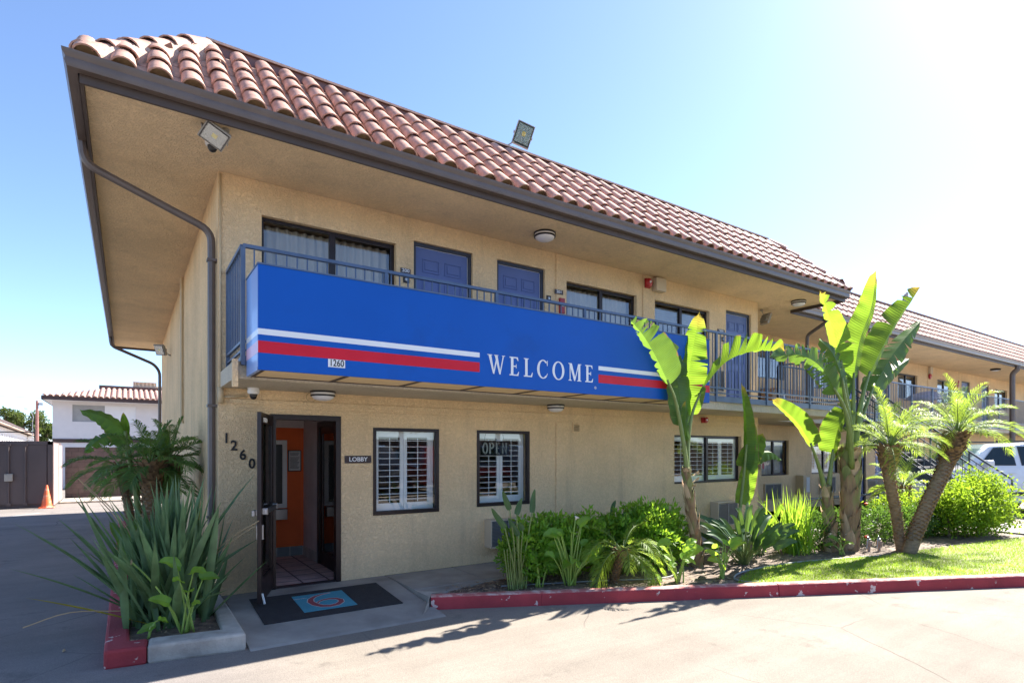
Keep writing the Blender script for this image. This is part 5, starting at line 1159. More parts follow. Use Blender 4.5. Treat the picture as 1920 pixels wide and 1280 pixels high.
# banana behind the left palms
b5 = thing('banana_plant', (-.75,2.0,-.03), 'banana plant with dark drooping leaves behind the side wall palms', 'banana plant')
petiole([(-.72,2.0,-.03),(-.76,1.9,1.0),(-.85,1.85,1.6),(-.90,1.8,1.95)], .05, .02, b5, 'stem'); petiole([(-.78,1.9,1.2),(-.86,1.8,1.6),(-1.0,1.8,1.84)], .03, .014, b5)
blade('leaf', [(-.88,1.8,1.78),(-.98,1.8,2.0),(-1.14,1.8,2.14),(-1.38,1.8,2.21)], .17, (.5,-1,.5), b5, M['bananadark'], fl=.5, fr=.2, tears=0, seed=51)
blade('leaf', [(-.98,1.8,1.83),(-1.08,1.8,1.88),(-1.2,1.8,1.82),(-1.34,1.8,1.66)], .13, (.2,-1,.6), b5, M['bananadark'], fl=.7, fr=.5, tears=3, seed=52)
blade('leaf', [(-.9,1.85,1.9),(-.9,1.88,2.05),(-.92,1.9,2.2)], .07, (0,-1,0), b5, M['bananaleaf'], fl=.7, fr=.5, tears=0, seed=53, n=16)
blade('leaf', [(-.52,2.2,1.4),(-.48,2.2,1.7),(-.42,2.2,2.0)], .14, (-.3,-1,.2), b5, M['bananadark'], fl=.4, fr=.5, tears=0, seed=54, n=20)
for k, (x, y) in enumerate(((-.8,.9),(-.78,1.3),(-.3,1.2),(-.55,.8))):
    blade('leaf', [(x,y,.3),(x-.1,y,.6),(x-.25+.3*(k % 2),y-.05,.85)], .09, (.1,-1,.5), b5, M['bananadark'], tears=0, seed=60+k, n=16)
# --- flax
def sword(verts, faces, base, d0, L, w_, bend, tw=0, n=10, yaw=0):
    d_ = V(d0).normalized(); p = V(base); s_ = d_.cross(V((0,0,1))).normalized()
    if tw: s_ = (Matrix.Rotation(tw, 3, d_) @ s_)
    for i in range(n+1):
        t = i/n; ww = w_*(.55+.45*math.sin(math.pi*min(1,t*1.4)/1.0 if t < .5 else math.pi*.5))*(1 if t < .6 else max(.02,1-((t-.6)/.4)**1.4)); nn = s_.cross(d_).normalized()
        o = len(verts); verts += [tuple(p-s_*ww), tuple(p-nn*ww*.5), tuple(p+s_*ww)]
        if i: faces += [(o-3,o-2,o+1,o),(o-2,o-1,o+2,o+1)]
        d_ = (d_+V((0,0,-1))*bend*L/n*(1+t)).normalized(); p = p+d_*L/n
FX = thing('flax_plant', (-.6,-.75,-.02), 'large clump of sword shaped flax leaves at the building corner', 'flax plant')
rd = random.Random(12); v1, f1, v2, f2 = [], [], [], []
for k in range(240):
    a = rd.uniform(0, 6.28); el = R(90)-abs(rd.gauss(0, R(23)))-R(2); L = rd.uniform(.8,1.5)*(1 if el > R(60) else .9)
    bx, by = -.52+rd.gauss(0,.12), -.72+rd.gauss(0,.15)
    d_ = V((math.cos(a)*math.cos(el), math.sin(a)*math.cos(el), math.sin(el)))
    if d_.x > .25 and bx > -.5: L *= .75
    sword(v1, f1, (bx,by,-.02), d_, L, rd.uniform(.022,.040), rd.uniform(.02,.2), tw=rd.uniform(-.9,.9))
for (tx_, ty_, tz_) in ((-1.57,-.5,.99),(-1.61,-.7,.62),(-1.45,-.6,.85),(-1.3,-.5,.95),(.12,-.55,1.33),(.02,-.7,1.2),(-1.2,-.4,1.14)):
    b_ = V((-.62,-.72,-.02)); d_ = V((tx_,ty_,tz_+.12))-b_; sword(v1, f1, b_, d_, d_.length*1.05, .03, .16, tw=rd.uniform(-.4,.4))
npmesh('leaves', np.array(v1), np.array(f1), M['flax'], FX)
b_ = V((-.72,-.85,.02)); d_ = V((-1.58,-.75,.42))-b_; sword(v2, f2, b_, d_, d_.length*1.03, .02, .1); b_ = V((-.3,-.5,.2)); sword(v2, f2, b_, V((.1,.2,1)), .95, .016, .05)
npmesh('yellow_leaf', np.array(v2), np.array(f2), M['flaxyellow'], FX)
mb = MB()
for pts in ([(-.62,-.6,0),(-.9,-.55,.9),(-1.27,-.5,1.42)], [(-.6,-.6,0),(-.87,-.55,.9),(-1.22,-.5,1.37)], [(-.9,-.9,.18),(-1.3,-1.0,.25),(-1.62,-1.0,.17)], [(-.3,-.6,.4),(0,-.75,.75),(.28,-.9,.95)], [(-.3,-.6,.4),(-.02,-.8,.7),(.22,-.95,.9)]): mb.tube(bez(pts, 8), .005, 5)
build('dry_stalk', mb, M['drystalk'], FX)
# --- arum / calla lilies
def calla(base, n, hmax, seed, label, spread=.25, flower=False, lsize=.11):
    rd = random.Random(seed); t = thing('calla_lily', base, label, 'calla lily', 'calla lilies in the beds'); st = MB(); x0, y0, z0 = base
    for k in range(n):
        h_ = hmax*rd.uniform(.35,1); a = rd.uniform(0,6.28); r_ = spread*rd.uniform(.3,1)
        top = V((x0+math.cos(a)*r_, y0+math.sin(a)*r_*.7, z0+h_)); bs = V((x0+rd.uniform(-.07,.07), y0+rd.uniform(-.04,.04), z0))
        st.tube(bez([bs, bs.lerp(top,.5)+V((0,0,.05)), top], 8), [.011-.0007*i for i in range(9)], 6)
        L = lsize*rd.uniform(.8,1.5); d_ = V((math.cos(a), math.sin(a)*.6, rd.uniform(-.3,.7))).normalized()
        blade('leaf', [top-d_*L*.35, top+d_*L*.3, top+d_*L*.9+V((0,0,-L*.1)), top+d_*L*1.5+V((0,0,-L*.35))], L*.55, (rd.uniform(-.3,.3),-.8,.8), t, M['calla'], fl=-.35, fr=-.35, tears=0, seed=k, n=12, wavy=.006, shape=1.2)
    if flower:
        st.tube(bez([(x0,y0,z0),(x0+.02,y0,z0+.5),(x0+.07,y0,z0+hmax*1.05)], 8), .008, 6)
        build('flower', MB().lathe((x0+.07,y0,z0+hmax*1.04), [(.006,0),(.015,.03),(.035,.05),(.03,.052)], 12, V((.3,-.3,1))), M['flowerpale'], t, smooth=True)
    build('stems', st, M['callastem'], t, smooth=True); return t
calla((3.80,-1.80,-.03), 30, .8, 1, 'bright calla lily clump with one pale flower behind the red kerb end', .38, True, .085)
calla((3.42,-1.66,-.03), 5, .45, 2, 'small calla lily with a withered brown leaf at the left of the bed', .16)
calla((5.05,-2.45,-.03), 9, .55, 3, 'thin calla lily just left of the tall banana trunk', .2)
calla((5.75,-2.62,-.03), 10, .5, 4, 'calla lily clump right of the tall banana trunk at the kerb', .22, lsize=.1)
calla((4.75,-2.33,-.03), 2, .16, 5, 'tiny calla sprout beside the kerb', .06, lsize=.05)
calla((8.85,-2.62,-.03), 5, .4, 9, 'low calla lily at the foot of the two thick banana trunks', .25, lsize=.09)
calla((-.42,-1.22,-.02), 7, .66, 6, 'calla lily with bright stalks in front of the flax clump', .2, lsize=.085)
calla((-.66,-1.24,-.02), 2, .26, 7, 'small two leaf calla lily at the left front of the planter', .08, lsize=.06)
t = thing('spent_flower_stalk', (-.42,-1.2,-.02), 'bare yellow green flower stalk leaning left over the flax', 'stalk'); build('stalk', MB().tube(bez([(-.46,-1.22,-.02),(-.58,-1.2,.3),(-.72,-1.15,.52),(-.84,-1.1,.66)], 10), .008, 6), M['callastem'], t); build('tip', MB().lathe((-.845,-1.1,.665), [(.01,-.02),(.012,0),(.003,.025)], 8), M['drystalk'], t)
# --- strelitzia
def strel(base, n, hmax, seed, label, spread, L=.3, w_=.06, mt='strel', cat='bird of paradise plant', group='bird of paradise clumps', lean=0):
    rd = random.Random(seed); t = thing('bird_of_paradise', base, label, cat, group); st = MB(); x0, y0, z0 = base
    for k in range(n):
        a = k*2.4+rd.uniform(-.4,.4); r_ = spread*math.sqrt((k+.5)/n); h_ = hmax*rd.uniform(.55,1)*(1-.35*r_/spread)
        bs = V((x0+rd.uniform(-.06,.06), y0+rd.uniform(-.05,.05), z0)); top = V((x0+math.cos(a)*r_*.6, y0+math.sin(a)*r_*.5, z0+h_*.62)); d_ = (V((math.cos(a)*r_+lean, math.sin(a)*r_*.7, h_*.55))).normalized()
        st.tube(bez([bs, bs.lerp(top,.5)+V((0,0,.04)), top], 6), [.012-.001*i for i in range(7)], 6)
        Lk = L*rd.uniform(.8,1.25); blade('leaf', [top, top+d_*Lk*.35, top+d_*Lk*.7, top+d_*Lk+V((math.cos(a)*.05,0,-.04))], w_*rd.uniform(.8,1.2), (rd.uniform(-.5,.3),-.8,.5), t, M[mt], fl=-.35, fr=-.35, tears=0, seed=k, n=12, wavy=.0)
    build('stems', st, M['petiole'], t, smooth=True); return t
b6 = thing('bird_of_paradise', (3.12,-1.6,-.03), 'slender bird of paradise rising in front of the first air conditioner', 'bird of paradise plant', 'bird of paradise clumps')
for k, (bx, bz, tx_, tz_) in enumerate(((2.93,.98,2.82,1.22),(3.26,.93,3.29,1.22),(2.86,.77,2.66,1.02),(3.06,.66,2.90,.89),(3.03,.92,3.10,1.12),(3.12,.72,3.06,.83))):
    petiole([(3.12+.03*k-.06,-1.6,-.03),((3.12+bx)/2,-1.66,bz*.5),(bx,-1.7,bz)], .012, .007, b6)
    blade('leaf', [(bx,-1.7,bz),(bx*.7+tx_*.3,-1.7,bz*.7+tz_*.3),(bx*.35+tx_*.65,-1.7,bz*.35+tz_*.65),(tx_,-1.72,tz_)], .038, (-.6,-.8,.1), b6, M['strel'], fl=.3, fr=.3, tears=0, seed=k, n=14, wavy=0)
for k in range(12): petiole([(3.0+.02*k,-1.58-.02*(k%3),-.03),(2.95+.03*k,-1.6,.25),(2.9+.045*k,-1.62,.5)], .011, .006, b6)
strel((4.95,-1.25,-.03), 9, .98, 2, 'bird of paradise with narrow dark leaves behind the small palm', .45, .42, .05)
strel((6.85,-2.2,-.03), 52, 1.05, 3, 'wide dark bird of paradise clump between banana stem and grass leaves', .8, .42, .06)
strel((7.7,-1.9,-.03), 14, 1.15, 8, 'bird of paradise with pale upright leaves under the recessed window', .5, .34, .05, mt='bananaleaf')
strel((5.6,-1.2,-.03), 7, 1.0, 9, 'bird of paradise behind the round hedge by the wall', .4, .34, .05)
# --- agapanthus like green blades
AG = thing('lily_clump', (8.45,-2.1,-.03), 'clump of bright grassy sword leaves left of the shorter banana plant', 'lily clump'); rd = random.Random(5); v1, f1 = [], []
for k in range(190):
    a = rd.uniform(0,6.28); el = R(90)-abs(rd.gauss(0,R(20))); d_ = V((math.cos(a)*math.cos(el), math.sin(a)*math.cos(el), math.sin(el))); sword(v1, f1, (8.4+rd.gauss(0,.13),-2.1+rd.gauss(0,.12),-.03), d_, rd.uniform(.6,1.15), rd.uniform(.008,.014), rd.uniform(.1,.5), tw=rd.uniform(-.8,.8), n=8)
npmesh('leaves', np.array(v1), np.array(f1), M['calla'], AG)
AG2 = thing('lily_clump', (5.7,-1.15,-.03), 'thin dark grassy leaves poking above the round hedge', 'lily clump'); v1, f1 = [], []
for k in range(50):
    a = rd.uniform(0,6.28); el = R(90)-abs(rd.gauss(0,R(16))); d_ = V((math.cos(a)*math.cos(el), math.sin(a)*math.cos(el), math.sin(el))); sword(v1, f1, (5.7+rd.gauss(0,.2),-1.15+rd.gauss(0,.08),-.03), d_, rd.uniform(.7,1.0), .008, rd.uniform(.1,.3), n=7)
npmesh('leaves', np.array(v1), np.array(f1), M['flax'], AG2)
# --- hedges and shrubs: leaves spread through blobs
def leafcloud(blobs, n, size, seed, asp=.42, shell=.55, up=.35, ground=-.03, clumps=0):
    g = np.random.default_rng(seed); vol = np.array([b[3]*b[4]*b[5] for b in blobs])**.8; pick = g.choice(len(blobs), n, p=vol/vol.sum()); Bb = np.array(blobs)[pick]
    d_ = g.normal(size=(n,3)); d_ /= np.linalg.norm(d_, axis=1)[:,None]; r = (shell+(1-shell)*g.random(n)**.7)
    # lumpy outline
    ph = g.uniform(0, 6.28, (6,)); lump = 1+.13*np.sin(d_[:,0]*7+ph[0]+pick)+.12*np.sin(d_[:,1]*9+ph[1]+d_[:,2]*5)+.1*np.sin(d_[:,2]*11+ph[2]+d_[:,0]*6)
    c = Bb[:,:3] + d_*Bb[:,3:6]*(r*lump)[:,None]
    if clumps:   # gather leaves into sprays
        k = n//clumps; seeds_ = c[g.integers(0, n, k)]; idx = g.integers(0, k, n); c = seeds_[idx] + g.normal(0, size*1.1, (n,3)); 
        dd = c-Bb[:,:3]*0-seeds_[idx]
    keep = c[:,2] > ground; c = c[keep]; d_ = d_[keep]; n = len(c)
    dr = d_*.7 + g.normal(0,.7,(n,3)); dr[:,2] += up; dr /= np.linalg.norm(dr, axis=1)[:,None]
    s = np.cross(dr, g.normal(size=(n,3))); s /= np.linalg.norm(s, axis=1)[:,None]; nn = np.cross(s, dr)
    L = (size*g.uniform(.6,1.25,n))[:,None]; W_ = L*asp
    vv = np.stack([c, c+dr*L*.5+s*W_*.5+nn*W_*.18, c+dr*L, c+dr*L*.5-s*W_*.5+nn*W_*.18], 1).reshape(-1,3)
    i = np.arange(n)*4; f = np.concatenate([np.stack([i,i+1,i+2],1), np.stack([i,i+2,i+3],1)])
    return vv, f
def twigs(mb, x, y, blobs, seed, r=.008):
    rd = random.Random(seed)
    for b in blobs:
        for k in range(7): mb.tube([(x+rd.uniform(-.05,.05), y, -.04), ((x+b[0])/2+rd.uniform(-.1,.1), (y+b[1])/2, b[2]*.5), (b[0]+rd.uniform(-.7,.7)*b[3], b[1]+rd.uniform(-.7,.7)*b[4], b[2]+rd.uniform(-.3,.7)*b[5])], [r, r*.8, r*.3], 5)
def shrub(name, base, blobs, n, size, m, label, seed, cat='shrub', group=None, flowers=None, **kw):
    t = thing(name, base, label, cat, group); v, f = leafcloud(blobs, n, size, seed, **kw); npmesh('foliage', v, f, M[m], t)
    mb = MB()
    for b in blobs: twigs(mb, b[0], b[1], [b], seed)
    build('twigs', mb, M['twig'], t)
    if flowers:
        v, f = leafcloud(blobs, flowers[0], flowers[1], seed+1, shell=.97, asp=.9); npmesh('flowers', v, f, M[flowers[2]], t)
    return t
shrub('hedge_bush', (3.45,-1.45,-.03), [(3.38,-1.45,.38,.40,.3,.36),(3.75,-1.35,.46,.42,.34,.36)], 5200, .085, 'hedge', 'leafy green hedge bush at the left end of the bed beside the air conditioner', 1, group='low hedge bushes in the front bed')
shrub('hedge_bush', (4.4,-1.35,-.03), [(4.3,-1.4,.44,.46,.34,.38),(4.8,-1.5,.42,.40,.34,.38)], 5200, .085, 'hedge', 'hedge bush behind the calla lilies and small palm', 2, group='low hedge bushes in the front bed')
shrub('hedge_bush', (5.45,-1.7,-.03), [(5.3,-1.65,.48,.50,.42,.46),(5.7,-1.6,.42,.38,.34,.44)], 6500, .085, 'hedge', 'roundest hedge bush just left of the tall banana trunk', 3, group='low hedge bushes in the front bed')
for k, x in enumerate((9.0, 9.9, 10.9, 11.9, 12.7)):
    y = -2.05-.10*k
    shrub('hedge_bush', (x,y,-.03), [(x,y,.3,.55,.42,.36)], 3000, .06, 'hedge_dark', ['hedge segment behind the shorter banana trunk','hedge segment with white specks between the big trunk and the leaning palms','dark hedge segment behind the fork of the leaning palms','dark hedge segment right of the leaning palm trunk','dark hedge segment merging into the tall bright shrub'][k], 20+k, group='low hedge along the back of the lawn', flowers=(60, .03, 'flowerwhite'))
shrub('shrub', (13.3,-2.9,-.03), [(13.0,-2.85,.45,.7,.6,.5),(13.6,-3.0,.55,.65,.6,.58),(12.7,-2.8,.66,.5,.45,.36),(13.75,-3.0,1.0,.3,.3,.3),(14.05,-3.05,.62,.35,.4,.42),(13.25,-2.9,.85,.3,.3,.26)], 16000, .075, 'shrub', 'tall bright yellow green shrub at the right in front of the white vehicle', 31, clumps=9)
shrub('shrub', (12.6,-1.9,-.03), [(12.4,-1.9,.5,.4,.36,.26),(13.0,-1.8,.52,.36,.36,.26)], 2200, .07, 'shrub', 'yellow green bush below the stair rail behind the leaning palms', 32, clumps=8)
# lumps of red flowers
mb = MB()
for p in ((10.3,-2.35,.72),(9.75,-2.6,.2)): mb.lathe(p, [(.005,-.02),(.03,0),(.035,.02),(.01,.03)], 8)
solo(build('hibiscus_bloom', mb, M['flowerred']), 'small red blooms on the hedge behind the big banana trunk', 'flower', loc=(10.3,-2.35,.72))
# roots, hose, sprinkler valves
mb = MB(); mb.tube(bez([(6.0,-3.05,-.01),(5.75,-2.95,.0),(5.85,-2.72,.0),(6.4,-2.55,.0),(7.5,-2.6,.0),(8.4,-2.82,.0),(9.2,-3.06,.0)], 50), .013, 7); solo(build('garden_hose', mb, M['hose'], smooth=True), 'thin grey hose lying along the edge of the lawn', 'hose', loc=(7,-2.7,0))
mb = MB(); mb.tube(bez([(3.0,-1.4,-.0),(4.2,-1.85,.0),(5.0,-2.2,.0),(5.5,-2.1,.0)], 30), .009, 6); solo(build('drip_line', mb, M['hose'], smooth=True), 'dark irrigation tube on the soil between the callas and the tall banana trunk', 'hose', loc=(4.2,-1.8,0))
for x, y, lb in ((9.58,-2.72,'left of the two tan sprinkler valves by the leaning palms'),(9.76,-2.80,'right of the two tan sprinkler valves by the leaning palms')):
    t = thing('sprinkler_valve', (x,y,-.03), lb, 'sprinkler valve', 'sprinkler valves'); build('pipe', MB().lathe((x,y,-.03), [(.022,0),(.022,.1),(.035,.11),(.045,.15),(.045,.19),(.03,.2)], 12), M['sprink'], t, autos=True); build('cap', MB().lathe((x,y,.17), [(.03,0),(.03,.03),(.012,.035),(.012,.06)], 10), M['steel'], t); build('wire', MB().tube(bez([(x,y,.2),(x-.08,y-.02,.24),(x-.12,y-.02,.05)], 8), .004, 5), M['steel'], t)
# low pipe rail by the rear walk
t = thing('pipe_rail', (12.5,.3,0), 'low dark pipe rail behind the banana trunks', 'rail'); mb = MB(); mb.tube([(11.3,-.55,.62),(16.5,-.55,.62)], .03, 8); build('pipe', mb, M['raildark'], t)
for x in (11.4,13.8,16.4): build('post', MB().tube([(x,-.55,-.1),(x,-.55,.62)], .025, 8), M['raildark'], t)
# things on the upper walkway
solo(build('cabinet', MB().box(13.2,14.6,1.2,1.6,2.62,3.35), M['cardboard'], bevel=.01), 'orange tan board leaning behind the walkway railing near the stairs', 'board', loc=(13.9,1.4,2.62))
solo(build('laundry_bag', MB().lathe((12.9,.9,2.62), [(.12,0),(.16,.15),(.17,.45),(.13,.62),(.05,.66)], 14), M['white'], smooth=True), 'white bag standing behind the walkway railing', 'bag', loc=(12.9,.9,2.62))
solo(build('umbrella', MB().lathe((22.6,1.2,3.75), [(.7,-.22),(.5,-.06),(.2,.03),(.02,.06)], 16), M['palecover'], smooth=True), 'pale blue folded cover above the rear walkway railing', 'cover', loc=(22.6,1.2,3.9))
solo(build('hand_truck', MB().bar((25.2,1.3,3.2),(25.7,1.3,4.4),.035,.035).bar((25.5,1.5,3.2),(26.0,1.5,4.4),.035,.035).bar((25.42,1.3,3.75),(25.72,1.5,3.75),.03,.03).bar((25.65,1.3,4.3),(25.95,1.5,4.3),.03,.03), M['alarm']), 'red metal hand truck leaning on the rear upper walkway', 'hand truck', loc=(25.5,1.3,3.5))
# ------------------------------------------------------------------ vehicle
CAR = thing('parked_suv', (20.2,-.0,G), 'white sport utility vehicle parked behind the shrub and staircase', 'car')
cx0 = 16.65; cyo = -.35; st_ = [ # x, bottom z, hood/belt z, roof z, half widths
 (0,.55,.80,.80,.80),(.08,.45,.95,.95,.90),(.5,.4,1.14,1.14,.97),(1.45,.4,1.24,1.24,1.0),(1.55,.4,1.27,1.33,1.0),(2.35,.4,1.3,1.86,1.0),(3.4,.4,1.3,1.93,1.0),(5.3,.4,1.3,1.93,1.0),(5.8,.42,1.28,1.86,.98),(6.05,.5,1.2,1.35,.95),(6.1,.55,1.0,1.05,.9)]
mb = MB(); gz = G
for x, zb_, zbelt, zr, hw in st_:
    inn = .22 if zr > zbelt+.2 else .05
    for y, z in ((-hw*.96,zb_),(-hw,zb_+.25),(-hw*.99,zbelt-.05),(-hw*.95,zbelt),(-(hw-inn)*.97,zr-.04),(-(hw-inn)*.85,zr)): mb.v.append((cx0+x, y, z+gz))
    for y, z in (((hw-inn)*.85,zr),((hw-inn)*.97,zr-.04),(hw*.95,zbelt),(hw*.99,zbelt-.05),(hw,zb_+.25),(hw*.96,zb_)): mb.v.append((cx0+x, y, z+gz))
n = len(st_)
for i in range(n-1):
    for k in range(12): a0 = i*12+k; b0 = i*12+(k+1) % 12; mb.f.append((a0,b0,b0+12,a0+12))
mb.f.append(tuple(range(12))); mb.f.append(tuple(range((n-1)*12,n*12)))
body = build('body', mb, M['carwhite'], CAR, autos=True)
def sidewin(pts, s=-1, off=.008):
    vs_ = []
    for x, z in pts:
        f = max(0,(z-1.30)/(1.89-1.30)); hw = .95-(.95-.757)*f; vs_.append((cx0+x, s*(hw+off), z+gz))
    return MB().add(vs_, [tuple(range(len(vs_)))])
for s in (-1, 1):
    for nm, pts in (('front_window', [(1.95,1.34),(2.95,1.34),(2.95,1.82),(2.45,1.80)]), ('rear_window', [(3.1,1.34),(4.05,1.34),(4.05,1.83),(3.1,1.83)]), ('quarter_window', [(4.2,1.34),(4.95,1.36),(4.9,1.78),(4.2,1.83)])):
        build(nm, sidewin(pts, s), M['rubber'], CAR); 
        cxm = sum(p[0] for p in pts)/4; czm = sum(p[1] for p in pts)/4
        build('pane', sidewin([(cxm+(p[0]-cxm)*.93, czm+(p[1]-czm)*.9) for p in pts], s, .014), M['carglass'], CAR)
    build('mirror', MB().box(cx0+1.95,cx0+2.15,s*1.0 if s > 0 else -1.22,1.22 if s > 0 else -1.0,1.28+gz,1.48+gz), M['carwhite'], CAR, bevel=.04)
    mb = MB(); mb.bar((cx0+1.0,s*1.005,.62+gz),(cx0+5.0,s*1.005,.62+gz),.02,.09); mb.bar((cx0+2.6,s*.72,1.96+gz),(cx0+4.8,s*.72,1.96+gz),.04,.04); build('trim', mb, M['rubber'], CAR)
    build('door_handle', MB().box(cx0+2.7,cx0+2.9,s*1.0-.012,s*1.0+.012,1.12+gz,1.15+gz), M['carwhite'], CAR)
    for x in (.95, 4.3):
        w_ = build('wheel', MB().lathe((cx0+x,s*.80,.38+gz), [(.25,0),(.37,.01),(.39,.05),(.39,.19),(.37,.23),(.25,.235)], 28, V((0,s,0))), M['tyre'], CAR, autos=True); build('rim', MB().lathe((cx0+x,s*.80,.38+gz), [(.24,.2),(.24,.236),(.2,.21),(.06,.2),(.05,.24)], 20, V((0,s,0))), M['steel'], w_)
mb = MB(); mb.add([(cx0+1.58,-.86,1.33+gz),(cx0+1.58,.86,1.33+gz),(cx0+2.33,.66,1.875+gz),(cx0+2.33,-.66,1.875+gz)], [(0,1,2,3)]); mb.v = [(x-.012,y,z+.016) for x,y,z in mb.v]; build('windscreen', mb, M['carglass'], CAR)
for s in (-1,1): build('headlight', MB().box(cx0-.005,cx0+.2,s*.62-.2,s*.62+.2,.72+gz,.9+gz), M['lens'], CAR, bevel=.03)
CAR.location = (20.18, -1.69, G); CAR.rotation_euler = (0, 0, R(-33.9))   # parked at an angle beyond the stairs
CAR.scale = (1, 1, 1.06)
# ------------------------------------------------------------------ left background
CT = thing('shipping_container', (-5,17.5,G), 'dark brown shipping container with lock rods at the back of the lot', 'container')
build('body', MB().box(-9.6,-2.87,16.35,19.2,G,1.99), M['container'], CT)
build('side_panel', MB().box(-2.869,-2.85,16.33,17.9,G+.06,1.95).box(-2.869,-2.845,18.0,19.2,G+.06,1.9), M['container_side'], CT)
for a, b_ in ((-3.02,-4.35),(-4.4,-5.7)): build('door', MB().box(b_,a,16.30,16.349,G+.12,1.9), M['container'], CT, bevel=.01)
for x in (-3.55,-3.95,-4.25,-4.85): build('lock_rod', MB().tube([(x,16.26,G+.1),(x,16.26,1.93)], .022, 8).box(x-.05,x+.05,16.24,16.30,1.85,1.93).box(x-.05,x+.05,16.24,16.30,G+.1,G+.18), M['container'], CT)
build('lock_box', MB().box(-4.05,-3.85,16.2,16.3,.75,.98), M['flood'], CT, bevel=.01)
build('corner_post', MB().box(-3.0,-2.868,16.28,16.36,G,2.0).box(-9.6,-2.86,16.28,16.36,1.9,2.01), M['container'], CT)
CN = thing('traffic_cone', (-3.0,16.0,G), 'faded orange traffic cone beside the container corner', 'traffic cone')
build('cone', MB().lathe((-3.0,16.05,G+.03), [(.16,0),(.14,.05),(.03,.68),(.02,.7)], 20), M['orangecone'], CN, autos=True); build('base', MB().box(-3.2,-2.8,15.85,16.25,G,G+.03), M['orangecone'], CN, bevel=.01)
solo(build('block_wall', MB().box(-2.8,6,19.75,19.95,G,1.80).box(-2.8,6,19.73,19.97,1.80,1.84), M['block']), 'brown painted concrete block wall behind the palms at the back of the lot', 'wall', loc=(0,19.85,G))
mb = MB(); mb.box(-2.8,4,17.6,19.7,G,G+.06); struct(build('back_slab', mb, M['kerbgrey']))
mb = MB(); mb.add([(-8,8,G+.004),(-7.9,8,G+.004),(-2.9,14.2,G+.004),(-3.05,14.2,G+.004)], [(0,1,2,3)]); struct(build('parking_line', mb, M['white']))
# white apartment building
WB = thing('apartment_building', (2,30,G), 'white two storey apartment building with clay tile roof behind the block wall', 'building')
wh = [(-3.15,-1.68,3.15,4.0),(-1.68,-.2,3.15,4.0),(.8,1.35,3.85,4.05),(1.37,1.95,3.82,4.05)]
o = build('wall', wall_mb(28, .2, -3.87, 14, G, 4.12, [(-3.1,-.5,3.15,3.98),(.75,1.95,3.78,4.05)]), M['farwhite'], WB); weld(o)
build('wall', MB().box(-3.87,-3.68,28.2,36,G,4.12), M['farwhite'], WB)
build('window', MB().box(-3.1,-1.8,28.06,28.1,3.15,3.98), M['blind'], WB); build('window', MB().box(-1.8,-.5,28.04,28.1,3.15,3.98), M['shutter'], WB); build('window', MB().box(.75,1.35,28.06,28.1,3.78,4.05), M['fartrim'], WB); build('window', MB().box(1.37,1.95,28.06,28.1,3.78,4.05), M['blind'], WB)
mb = MB(); mb.box(-3.87,14,27.95,27.999,2.12,2.30); mb.box(-4.2,14,27.0,27.06,4.12,4.30); mb.box(-4.2,-4.14,27.06,36,4.12,4.30); mb.box(-2.1,14,30.0,30.3,4.95,5.2); build('trim', mb, M['fartrim'], WB)
build('wall_box', MB().box(2.3,2.9,27.85,27.999,3.4,3.85), M['farwhite'], WB, bevel=.02); build('wall_box', MB().box(3.05,3.45,27.85,27.999,3.5,3.85), M['farwhite'], WB, bevel=.02)
mb = MB().add([(-4.2,27,4.12),(14,27,4.12),(14,28,4.12),(-3.9,28,4.12),(-3.9,36,4.12),(-4.2,36,4.12)], [(0,1,2,3),(0,3,4,5)]); build('eave', mb, M['farwhite'], WB)
U_ = V((1,0,0)); S_ = V((0,3.0,.70)).normalized(); W_ = V((0,-.70,3.0)).normalized()
t1, p1 = tile_slope((-4.2,27.0,4.3), U_, S_, W_, 3.08, 18, pitch=.24, rows=10, rad=.085, hipL=True, hipR=False, seg=5, lf=.5, jitter=.0)
o = build('roof', t1, M['fartile'], WB, autos=True); build('pan_tiles', p1, M['fartile'], o)
mb = MB().add([(-4.2,27,4.29),(14,27,4.29),(14,30,4.98),(-2.1,30,4.98),(-4.2,36,4.29),(-2.1,33,4.98)], [(0,1,2,3),(4,0,3,5)]); build('roof_deck', mb, M['fartile'], WB)
mb = MB(); framed(mb,-.6,.5,5.2,5.5,30.1,30.5,.05); mb.box(-.55,.45,30.2,30.4,5.25,5.45)
for k in range(6): mb.box(-.52+k*.18,-.47+k*.18,30.09,30.12,5.23,5.46)
mb.box(.5,1.1,30.2,30.5,5.2,5.3); build('rooftop_unit', mb, M['beige'], WB)
# long tan roofed block far left
FB = thing('motel_block', (0,0,0), 'long white block with brown roof edge far left beyond the container', 'building')
mb = wall_mb(-.8, -.3, -10, 80, 0, 3.95, [(-8+k*3.6, -7+k*3.6, 2.75, 3.45) for k in range(24)] + [(-6.2+k*3.6, -5.2+k*3.6, 1.2, 3.4) for k in range(24)], axis='x'); o = build('wall', mb, M['farwhite'], FB); weld(o)
build('window_glass', MB().box(-1.2,-1.13,-10,80,.1,3.8), M['blind'], FB)
build('end_wall', MB().box(-9,-.82,79.8,80,0,3.9), M['fartan'], FB)
mb = MB(); mb.add([(0,-12,3.9),(0,82,3.9),(-4.5,82,5.1),(-4.5,-12,5.1),(0,-12,4.12),(0,82,4.12),(-4.5,82,5.3),(-4.5,-12,5.3),(-9,-12,3.9),(-9,82,3.9)], [(0,1,2,3),(4,7,6,5),(0,4,5,1),(7,8,9,6),(1,5,6,2)]); build('roof', mb, M['fartan'], FB)
build('eave_trim', MB().box(.0,.04,-12,82,3.98,4.16), M['fartrim'], FB)
FB.location = (-7.75+.0, 36.0, G); FB.rotation_euler = (0,0,R(3.4))
